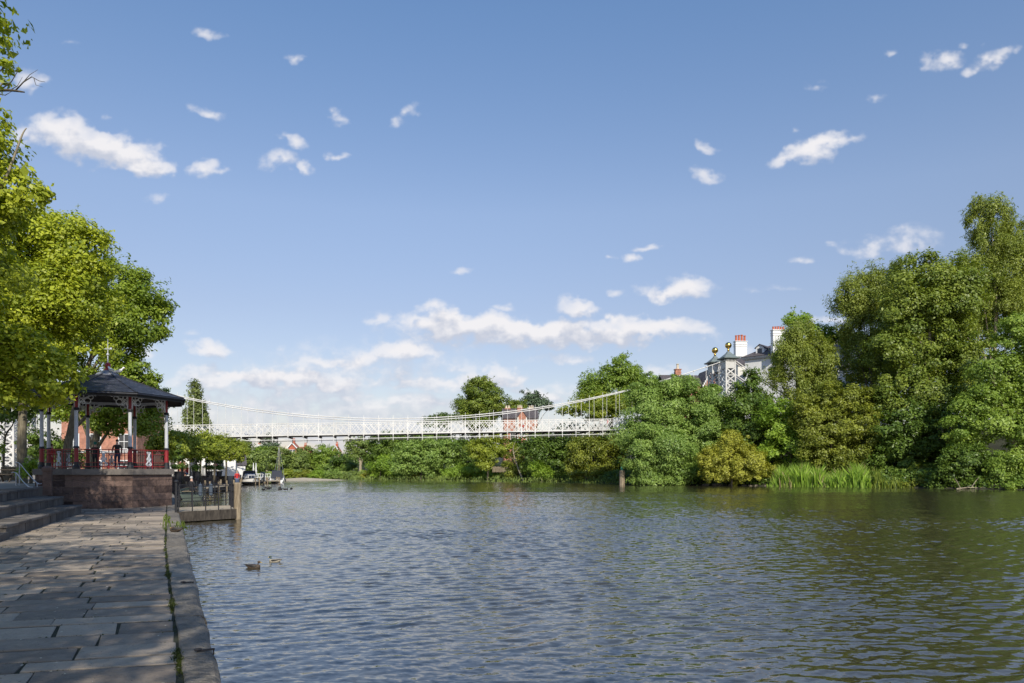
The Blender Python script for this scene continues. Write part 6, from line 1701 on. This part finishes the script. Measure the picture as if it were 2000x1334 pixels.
def hull(c, yaw, L, W, H, name, label, mats, sheer=.25, cat='boat'):
    c = Vector(c); f = Vector((math.cos(yaw), math.sin(yaw), 0)); s = Vector((-f.y, f.x, 0)); t = thing(name, label, cat, c)
    m_ = MB(); rings = []
    for u in np.linspace(0, 1, 11):
        x = -L / 2 + L * u; w = W / 2 * (1 - max(0, (u - .45) / .55) ** 2.2 * .96) * (.86 + .14 * min(1, u / .2)); z1 = H + sheer * max(0, u - .3) ** 2 * 1.6
        pr = [(-w, z1), (-w * .97, z1 * .5), (-w * .72, -.12), (0, -.25), (w * .72, -.12), (w * .97, z1 * .5), (w, z1), (w * .86, z1 - .03), (w * .8, H * .45), (-w * .8, H * .45), (-w * .86, z1 - .03)]
        rings.append([c + f * x + s * a + Z_ * b for a, b in pr])
    m_.loft(rings); m_.build('hull', mats[0], t)
    m_ = MB()
    for sg in (-1, 1):
        m_.tube([r[0 if sg < 0 else 6] for r in rings], .045, 5)
    m_.build('rubbing_strake', mats[1], t)
    return t, f, s, c


def cruiser(c, yaw, L, W, label, canopy):
    t, f, s, c = hull(c, yaw, L, W, .62, 'motor_cruiser', label, (M['hull_white'], M['black_paint']))
    cb = MB(); q_ = lambda a, b, z: c + f * a + s * b + Z_ * z
    pr = [(-.1 * L, .60), (.30 * L, .70), (.20 * L, 1.25), (-.08 * L, 1.45)]
    for sg in (1,):
        cb.hexa([q_(pr[0][0], -W * .36, .5), q_(pr[1][0], -W * .22, .6), q_(pr[1][0], W * .22, .6), q_(pr[0][0], W * .36, .5)], [q_(pr[3][0], -W * .30, 1.42), q_(pr[2][0], -W * .2, 1.25), q_(pr[2][0], W * .2, 1.25), q_(pr[3][0], W * .30, 1.42)])
    cab = cb.build('cabin', M['hull_white'], t)
    gl = MB()
    gl.hexa([q_(.285 * L, -W * .19, .80), q_(.30 * L, -W * .19, .80), q_(.30 * L, W * .19, .80), q_(.285 * L, W * .19, .80)], [q_(.215 * L, -W * .17, 1.2), q_(.23 * L, -W * .17, 1.2), q_(.23 * L, W * .17, 1.2), q_(.215 * L, W * .17, 1.2)])
    gl.build('windscreen', M['glass'], cab)
    cp_ = MB(); top = 1.85
    cp_.hexa([q_(-.42 * L, -W * .38, .62), q_(-.09 * L, -W * .37, .62), q_(-.09 * L, W * .37, .62), q_(-.42 * L, W * .38, .62)], [q_(-.38 * L, -W * .30, top - .1), q_(-.10 * L, -W * .32, top), q_(-.10 * L, W * .32, top), q_(-.38 * L, W * .30, top - .1)])
    cp_.build('canopy', canopy, t)
    rl = MB()
    for sg in (-1, 1):
        rl.tube([q_(.05 * L, sg * W * .42, 1.05), q_(.3 * L, sg * W * .3, 1.15), q_(.47 * L, sg * W * .05, 1.2)], .02, 5)
        for a, b in ((.1, .40), (.28, .31), (.44, .08)): rl.tube([q_(a * L, sg * W * b, .65), q_(a * L, sg * W * b, 1.12)], .016, 5)
    rl.build('bow_rail', M['silver_paint'], t)
    for sg in (-1, 1):
        fd_ = MB(); fd_.lathe(q_(-.1 * L, sg * (W * .5 + .09), .2), [(.03, -.25), (.1, -.2), (.1, .2), (.03, .25)], 8); fd_.build('fender', M['black_paint'], t)
    return t


cruiser(G(489, 101, WATER_Z + .12), R(-62), 5.2, 2.3, 'white motor cruiser with dark windows moored bow out by the boathouse', M['canvas_dark'])
cruiser(G(541, 119, WATER_Z + .12), R(108), 5.4, 2.5, 'white motor boat with dark canopy moored at the pale jetty', M['canvas_dark'])
t, f, s, c = hull(G(377, 52, WATER_Z + .1), R(112), 5.0, 1.8, .52, 'rowing_boat', 'grey green open boat moored beside the quay wall', (M['hull_green'], M['wood_dark']))
for a in (-1.2, .2, 1.3):
    m_ = MB(); m_.obox(c + f * a + Z_ * .44, f, s, Z_, (.25, 1.35, .04)); m_.build('seat', M['wood_grey'], t)
t, f, s, c = hull(G(500, 106, WATER_Z + .1), R(-75), 3.4, 1.4, .42, 'dinghy', 'small brown dinghy tied beside the white cruiser', (M['wood_dark'], M['wood_grey']))
m_ = MB(); m_.obox(c + Z_ * .38, f, s, Z_, (.22, 1.1, .04)); m_.build('seat', M['wood_grey'], t)
yp = G(545, 124, WATER_Z); yt = thing('sailing_boat', 'small sailing boat with bare mast beyond the white motor boat', 'boat', yp)
t, f, s, c = hull(G(545, 126, WATER_Z + .12), R(100), 5.6, 2.0, .6, 'sail_hull', 'x y z w', (M['hull_white'], M['wood_dark']))
for ch in list(t.children): ch.parent = yt; ch.location = t.location - yt.location
bpy.data.objects.remove(t)
m_ = MB(); m_.tube([c + Z_ * .3, c + Z_ * 6.2], [.06, .035], 6); ms_ = m_.build('mast', M['wood_pale'], yt)
m_ = MB(); m_.tube([c + Z_ * 1.4, c - f * 2.4 + Z_ * 1.35], .05, 6)
for e in (c + f * 2.6 + Z_ * .8, c - f * 2.7 + Z_ * .6, c + s * .9 + Z_ * .6, c - s * .9 + Z_ * .6): m_.tube([c + Z_ * 6.1, e], .012, 4)
m_.build('rigging', M['silver_paint'], ms_)

# white jetty gantry by the boathouse
jb = G(484, 109, -.1); jt = thing('jetty', 'white framed jetty with railings and a twin mast gantry by the boathouse', 'jetty', jb); k = 109 / F
jx = lambda px: (px - 1000) * k
m_ = MB(); m_.hexa([Vector((jx(482), 109, -.15)), Vector((jx(514), 109, -.15)), Vector((jx(514), 112.5, -.15)), Vector((jx(482), 112.5, -.15))], [Vector((jx(482), 109, .02)), Vector((jx(514), 109, .02)), Vector((jx(514), 112.5, .02)), Vector((jx(482), 112.5, .02))]); m_.build('deck', M['wood_pale'], jt)
m_ = MB()
for Yy in (109.1, 112.4):
    for zz in (.55, 1.05): m_.tube([Vector((jx(483), Yy, zz)), Vector((jx(513), Yy, zz))], .035, 6)
    for px in range(483, 514, 5): m_.tube([Vector((jx(px), Yy, 0)), Vector((jx(px), Yy, 1.1))], .035, 6)
    for px in range(484, 510, 8): m_.tube([Vector((jx(px), Yy, .05)), Vector((jx(px + 6), Yy, 1.0))], .025, 5)
m_.build('railing', M['white_paint'], jt)
m_ = MB()
for px in (490, 495): m_.tube([Vector((jx(px - 1.6), 110, 0)), Vector((jx(px + .4), 110, 2.75))], .05, 6); m_.tube([Vector((jx(px + 2.4), 110, 0)), Vector((jx(px + .4), 110, 2.75))], .05, 6)
m_.tube([Vector((jx(489), 110, 1.5)), Vector((jx(498), 110, 1.5))], .04, 6); m_.build('gantry', M['white_paint'], jt)
for px in (487, 493, 499, 505):
    m_ = MB(); m_.tube([Vector((jx(px), 108.9, -1.6)), Vector((jx(px), 108.9, 0))], .12, 7); m_.build('pile', M['wood_dark'], jt)
m_ = MB(); p = Vector((jx(511), 109.5, 0)); m_.box(p + Z_ * .65, (.55, .45, 1.2)); m_.box(p + Z_ * 1.3, (.65, .55, .09)); tag(m_.build('service_box', M['blue_plastic']), 'pale blue service box standing on the white jetty', 'box')
sb = MB(); r7 = random.Random(2)
pts = [(-47, 133), (-42, 136), (-36, 140), (-33, 146), (-36, 152), (-46, 150), (-52, 142)]
ci = sb.verts([(-42, 144, .12)]); ri = sb.verts([(x, y, -.43) for x, y in pts])
for q_ in range(len(pts)): sb.face((ci, ri + q_, ri + (q_ + 1) % len(pts)))
struct(sb.build('sandbank', M['sand']), 'pale sandy spit on the far bend')
# bits on the far bank
m_ = MB(); fx = G(975, 139, 1.2)
for k in range(16): m_.box(fx + Vector((k * .22 - 1.2, k * .03, .55 + .03 * (k % 3))), (.15, .03, 1.1))
for z in (.3, .85): m_.bar(fx + Vector((-1.4, .04, z)), fx + Vector((2.3, .54, z)), .07, .04, Z_)
tag(m_.build('picket_fence', M['wood_grey']), 'grey picket fence between the yellow tree and the straw bush', 'fence')
m_ = MB(); p0 = G(1018, 131, .0); rr_ = random.Random(4)
m_.tube(smooth_path([G(1022, 130, -.3), P(1012, 915, 131), P(1002, 880, 131.5), P(1007, 862, 131)], 5), [.16, .15, .14, .12, .12, .11, .11, .1, .1, .09, .08, .07, .06, .05, .05, .04], 6)
for (x, y, x2, y2) in ((1008, 900, 994, 892), (1004, 885, 1016, 872), (1011, 915, 1030, 905)): m_.tube([P(x, y, 131), P(x2, y2, 130.6)], [.06, .02], 5)
tag(m_.build('dead_branch', M['bark_pale']), 'pale leaning dead branch on the bank below the brick house', 'branch')
m_ = MB(); dc = G(1890, bank_y(1890) - .9, WATER_Z)
for (a, b, r0) in (((-1.4, -.3, .05), (1.6, .4, .12), .06), ((-.8, 0, .1), (-1.7, -.5, 1.2), .05), ((.5, .2, .1), (1.3, .1, 1.3), .045), ((-.2, .1, .1), (.3, -.8, .5), .05), ((1.0, .3, .1), (2.1, -.3, .15), .06)):
    m_.tube([dc + Vector(a), dc + Vector(a).lerp(Vector(b), .5) + Z_ * .08, dc + Vector(b)], [r0, r0 * .8, r0 * .3], 6)
tag(m_.build('driftwood', M['bark_pale']), 'bleached branches of driftwood caught at the dark bank', 'driftwood')
m_ = MB(); r8 = random.Random(6)
for k in range(40):
    px = r8.uniform(1375, 1500); c = G(px, bank_y(px) + abs(r8.gauss(0, .7)) - .25, WATER_Z); m_.ball(c + Z_ * r8.uniform(-.05, .12), r8.choice((.1, .14, .18, .26, .4)), 7, 5, (r8.uniform(1, 1.7), .8, r8.uniform(.5, .9)))
tag(m_.build('stone_rubble', M['rubble']), 'pale stone rubble at the foot of the golden bush', None, None, 'stuff')
# picnic bench and pickets on the terrace edge
pb_ = G(12, 42, PZ); bt = thing('picnic_bench', 'dark timber picnic bench on the terrace beside the lattice tower', 'bench', pb_)
m_ = MB(); m_.box(pb_ + Z_ * .72, (1.6, .7, .05)); m_.build('table_top', M['wood_dark'], bt)
for sy in (-.62, .62):
    m_ = MB(); m_.box(pb_ + Vector((0, sy, .45)), (1.6, .26, .05)); m_.build('seat', M['wood_dark'], bt)
for sx in (-.6, .6):
    m_ = MB(); 
    for sg in (-1, 1): m_.bar(pb_ + Vector((sx, sg * .62, 0)), pb_ + Vector((sx, sg * .2, .7)), .08, .05, Vector((1, 0, 0)))
    m_.bar(pb_ + Vector((sx, -.7, .40)), pb_ + Vector((sx, .7, .40)), .05, .08, Vector((1, 0, 0))); m_.build('leg', M['wood_dark'], bt)
m_ = MB()
for k in range(14): m_.box(G(3 + k * 2.1, 46 + k * .1, PZ) + Z_ * (.45 + .02 * (k % 3)), (.09, .025, .9))
for z in (.25, .7): m_.bar(G(0, 46.05, PZ + z), G(34, 47.5, PZ + z), .06, .03, Z_)
tag(m_.build('picket_fence', M['wood_grey']), 'weathered picket fence on the terrace left of the bare trunk', 'fence')

# ------------------------------------------------------------------ people
def person(loc, height, yaw, label, top, bottom, hair, pose='stand', shoes='black_paint', hat=None, group=None):
    """one continuous skinned body (face, five-fingered hands are below a pixel here but mitten and thumb are kept), hair as a child"""
    s = height / 1.75; sit = pose == 'sit'; hipz = .46 if sit else .92
    V, E, RD = [], [], []
    def add(p, r, par=None):
        V.append(Vector(p)); RD.append(r)
        if par is not None: E.append((par, len(V) - 1))
        return len(V) - 1
    hip = add((0, 0, hipz), (.15, .115)); wst = add((0, .01, hipz + .18), (.135, .10), hip); chs = add((0, .0, hipz + .40), (.165, .115), wst)
    nk = add((0, .0, hipz + .56), (.06, .06), chs); hd = add((0, -.015, hipz + .66), (.078, .092), nk); hd2 = add((0, -.02, hipz + .77), (.075, .09), hd)
    for sg in (-1, 1):
        sh = add((sg * .19, .0, hipz + .50), (.062, .062), chs)
        el = add((sg * .25, -.02 if pose != 'rail' else -.1, hipz + .24), (.045, .045), sh)
        wr = add((sg * (.22 if not sit else .12), -.12 if not sit else -.26, hipz + .03 if not sit else hipz + .12), (.032, .03), el)
        hn = add((V[wr].x, V[wr].y - .05, V[wr].z - .07), (.034, .02), wr)
        add((V[hn].x - sg * .045, V[hn].y - .02, V[hn].z + .01), (.012, .012), wr)
        add((V[hn].x, V[hn].y - .01, V[hn].z - .07), (.028, .014), hn)
        th = add((sg * .095, 0, hipz - .08), (.095, .10), hip)
        if sit:
            kn = add((sg * .11, -.42, hipz + .02), (.062, .065), th); an = add((sg * .11, -.40, .09), (.04, .042), kn)
        else:
            kn = add((sg * .10, -.02, .50), (.062, .065), th); an = add((sg * .10, .01, .09), (.04, .045), kn)
        add((sg * .115, V[an].y - .16, .035), (.042, .03), an)
    me = bpy.data.meshes.new('person'); me.from_pydata([v * s for v in V], E, []); o = bpy.data.objects.new('person', me); COL.objects.link(o)
    sk = o.modifiers.new('s', 'SKIN'); ss = o.modifiers.new('d', 'SUBSURF'); ss.levels = 1; ss.render_levels = 1
    for k, sv in enumerate(me.skin_vertices[0].data): sv.radius = (RD[k][0] * s, RD[k][1] * s); sv.use_root = k == 0
    dg = bpy.context.evaluated_depsgraph_get(); m2 = bpy.data.meshes.new_from_object(o.evaluated_get(dg)); bpy.data.objects.remove(o)
    mats = [M['skin'], top, bottom, M[shoes]]
    for m in mats: m2.materials.append(m)
    for p in m2.polygons:
        c = p.center / s; p.use_smooth = True
        arm = abs(c.x) > .20 and not (sit and c.z < hipz)
        if c.z < .075: k = 3
        elif c.z > hipz + .535: k = 0
        elif c.z < hipz + .02 and not arm: k = 2
        elif c.z < hipz + .06 and arm or (sit and c.y < -.22 and c.z > hipz + .05): k = 0
        else: k = 1
        p.material_index = k
    b = bpy.data.objects.new('person', m2); COL.objects.link(b); b.location = loc; b.rotation_euler = (0, 0, yaw); tag(b, label, 'person', group)
    hr = MB(); hz = (hipz + .79) * s; hr.ball((0, .012 * s, hz), .098 * s, 12, 8, (.92, 1.05, 1.0))
    if hat is not None: hr.lathe((0, -.01 * s, hz + .03 * s), [(.17 * s, 0), (.17 * s, .012 * s), (.10 * s, .02 * s), (.09 * s, .10 * s)], 12)
    ho = hr.build('hair' if hat is None else 'hat', hair if hat is None else hat, None, smooth=True); ho.parent = b
    return b


cloth = lambda n, c: mat_plain(n + '_cloth', c, .85, var=.2, scale=8, bump=.1)
K = {n: cloth(n, c) for n, c in dict(black=(.02, .02, .024), navy=(.03, .04, .09), red=(.50, .03, .03), white=(.75, .74, .72), grey=(.25, .25, .27), teal=(.03, .20, .17), pink=(.60, .22, .22), denim=(.10, .14, .24), tan=(.45, .34, .22), green=(.10, .16, .07)).items()}
hair = {n: cloth(n + '_hair', c) for n, c in dict(dark=(.025, .018, .014), brown=(.10, .06, .035), fair=(.45, .33, .18), grey=(.5, .5, .5)).items()}
person(G(229, 31.9, FZ), 1.28, R(24), 'person in dark clothes and white shoes standing at the bandstand railing', K['black'], K['navy'], hair['dark'], shoes='white_paint')
person(G(186, 34.4, FZ), 1.25, R(200), 'person with teal cap and dark clothes inside the bandstand', K['black'], K['black'], hair['brown'], hat=K['teal'])
person(G(101, 33.2, FZ), 1.15, R(90), 'person in bright red clothes at the far corner of the bandstand', K['red'], K['red'], hair['brown'])
c_ = G(374, 49.5, WATER_Z + .30); person(c_, 1.72, R(160), 'person in black seated in the grey green boat', K['black'], K['black'], hair['grey'], pose='sit')
person(G(463, 72, .05), 1.5, R(20), 'person in a red top with fair hair beyond the timber post', K['red'], K['denim'], hair['fair'])
BPP = lambda px, v: None
def on_bridge(px, v):
    q_ = (px - 1000) / F; t = (q_ * B0.y - B0.x + v * (BN.y * q_ - BN.x)) / (BU.x - q_ * BU.y); p = B0 + BU * t + BN * v; return Vector((p.x, p.y, deck_z(t)))
person(on_bridge(1187, 1.4), 1.68, R(-100), 'person in pink walking across the bridge', K['pink'], K['white'], hair['brown'])
person(on_bridge(1174, 2.0), 1.78, R(-95), 'person in white walking ahead across the bridge', K['white'], K['grey'], hair['dark'])
person(on_bridge(1022, 1.4), 1.7, R(80), 'person in white shirt and red shorts at mid bridge', K['white'], K['red'], hair['dark'])
for px, Y, h, tp, bt_, hr_, lab, ps in ((296, 52, 1.7, 'tan', 'denim', 'brown', 'person in tan jacket behind the bandstand railing', 'stand'), (366, 66, 1.65, 'red', 'denim', 'dark', 'person in red sitting behind the promenade railing', 'sit'), (376, 69, 1.7, 'white', 'grey', 'fair', 'person in white standing on the promenade by the second topiary', 'stand'),
                                       (403, 77, 1.75, 'navy', 'black', 'dark', 'person in navy on the promenade between topiaries', 'stand'), (420, 84, 1.7, 'pink', 'denim', 'brown', 'person in pink on the promenade near the cafe', 'stand'), (434, 90, 1.7, 'grey', 'black', 'grey', 'person in grey at the far promenade railing', 'stand'), (446, 94, 1.6, 'red', 'black', 'dark', 'person in red coat at the end of the promenade', 'stand')):
    person(G(px, Y, PZ), h, R(random.uniform(-60, 60)), lab, K[tp], K[bt_], hair[hr_], pose=ps)

# ------------------------------------------------------------------ birds
def bird_body(mb, st, slot=0, seg=12):
    """st: (x, z, half width, half height) stations from tail to breast"""
    mb.slot = slot; mb.loft([[Vector((x, w * math.cos(a), z + h * math.sin(a))) for a in np.linspace(0, 2 * math.pi, seg, endpoint=False)] for x, z, w, h in st])


def duck(loc, yaw, label, kind, scale=1.0, group=None, sit=False):
    root = thing('duck', label, 'duck', loc, group); root.rotation_euler = (0, 0, yaw); root.scale = (scale,) * 3
    body = {'drake': (M['feather_cream'], M['feather_dark'], M['feather_green'], M['bill']), 'hen': (M['feather_brown'], M['feather_dark'], M['feather_brown'], M['bill']), 'far': (M['feather_dark'], M['feather_dark'], M['feather_green'], M['bill'])}[kind]
    def put(mb, name, mat, sm=True, par=root):
        o = mb.build(name, mat, None, smooth=sm); o.parent = par; return o
    m_ = MB()
    bird_body(m_, [(-.30, .135, .012, .008), (-.25, .115, .05, .03), (-.18, .085, .085, .065), (-.05, .065, .115, .095), (.08, .062, .115, .095), (.17, .07, .09, .085), (.225, .085, .05, .06), (.245, .09, .015, .02)])
    b = put(m_, 'body', body[0])
    m_ = MB(); hx, hz = (.20, .24) if not sit else (.13, .16)
    bird_body(m_, [(.145, .10, .05, .05), (.165, .16, .042, .04), (hx - .02, hz - .03, .038, .036)]); m_.ball((hx, 0, hz), .05, 12, 8, (1.15, .85, .95)); put(m_, 'head', body[2])
    m_ = MB(); m_.loft([[Vector((hx + x, w * math.cos(a), hz - .01 + h * math.sin(a))) for a in np.linspace(0, 6.283, 8, endpoint=False)] for x, w, h in ((.045, .022, .02), (.08, .02, .012), (.115, .02, .006))]); put(m_, 'bill', body[3])
    for sg in (-1, 1):
        m_ = MB(); m_.loft([[Vector((x, sg * (w0 + .012 * math.cos(a)), z + h * math.sin(a))) for a in np.linspace(0, 6.283, 8, endpoint=False)] for x, w0, z, h in ((-.29, .015, .15, .006), (-.2, .06, .125, .03), (-.05, .105, .10, .05), (.08, .108, .095, .045), (.15, .08, .095, .015))]); put(m_, 'wing', body[1])
    m_ = MB(); m_.loft([[Vector((x, w * math.cos(a), z + h * math.sin(a))) for a in np.linspace(0, 6.283, 8, endpoint=False)] for x, z, w, h in ((-.36, .17, .01, .004), (-.30, .145, .035, .01), (-.24, .125, .045, .02))]); put(m_, 'tail', body[1])
    return root


def water_at(px, py):
    y0 = (H_CAM - WATER_Z) * F / (py - 918); return Vector(((px - 1000) / F * y0, y0, WATER_Z - .02))


duck(water_at(537, 1097), R(180), 'drake with dark head and cream flanks swimming on the water', 'drake', .52)
duck(water_at(495, 1109), R(-4), 'brown duck swimming close to the drake', 'hen', .60)
duck(Vector((edge_x(19.0) - .22, 19.0, .02)), R(178), 'brown mottled duck resting on the quay kerb', 'hen', .66, sit=True)
fd0 = duck(water_at(524, 955), 1.0, 'small dark duck in the far group on the river', 'far', 1.0, 'ducks far out on the river')
for k, (px, py) in enumerate(((520.5, 953), (527.5, 953.5), (515, 957), (547, 956.5), (547, 954), (558, 956.5), (569, 955.5))):
    copy_thing(fd0, water_at(px, py), rz=k * 1.3)


def gull(loc, yaw, label, scale=1.0):
    root = thing('seagull', label, 'gull', loc); root.rotation_euler = (0, 0, yaw); root.scale = (scale,) * 3
    def put(mb, name, mat): o = mb.build(name, mat, None, smooth=True); o.parent = root; return o
    m_ = MB(); bird_body(m_, [(-.30, .16, .015, .012), (-.2, .18, .05, .045), (-.05, .21, .085, .08), (.06, .245, .088, .09), (.13, .29, .065, .075), (.165, .34, .045, .05), (.18, .37, .042, .045)]); m_.ball((.195, 0, .385), .052, 12, 8, (1.1, .85, .95)); put(m_, 'body', M['feather_white'])
    for sg in (-1, 1):
        m_ = MB(); m_.loft([[Vector((x, sg * (w0 + .012 * math.cos(a)), z + h * math.sin(a))) for a in np.linspace(0, 6.283, 8, endpoint=False)] for x, w0, z, h in ((-.38, .01, .17, .006), (-.2, .045, .20, .025), (-.02, .08, .235, .05), (.09, .075, .27, .03))]); put(m_, 'wing', M['feather_grey'])
        m_ = MB(); m_.tube([Vector((.0, sg * .035, .15)), Vector((.01, sg * .035, 0))], .008, 5); m_.bar(Vector((-.01, sg * .035, .005)), Vector((.06, sg * .035, .005)), .03, .008); put(m_, 'leg', M['bill'])
    m_ = MB(); m_.loft([[Vector((.24 + x, w * math.cos(a), .375 + h * math.sin(a))) for a in np.linspace(0, 6.283, 6, endpoint=False)] for x, w, h in ((0, .014, .016), (.05, .008, .01), (.065, .003, .004))]); put(m_, 'bill', M['bill'])
    return root


def roof_point(px, frac):
    """point on the river-facing roof slope"""
    r_, z_ = 3.44 + (.48 - 3.44) * frac, EZ + .02 + 1.22 * frac
    return r_, z_


gull(BC + BR * .48 - BD * .22 + Z_ * (EF + 1.22), R(10), 'white seagull standing near the top of the bandstand roof', .92)
gull(BC + BR * .14 - BD * .40 + Z_ * (EF + 1.27), R(150), 'white seagull crouched against the bandstand finial', .80)
gull(BC - BR * 1.45 - BD * .2 + Z_ * (EZ + .68), R(190), 'white seagull low on the far slope of the bandstand roof', .80)
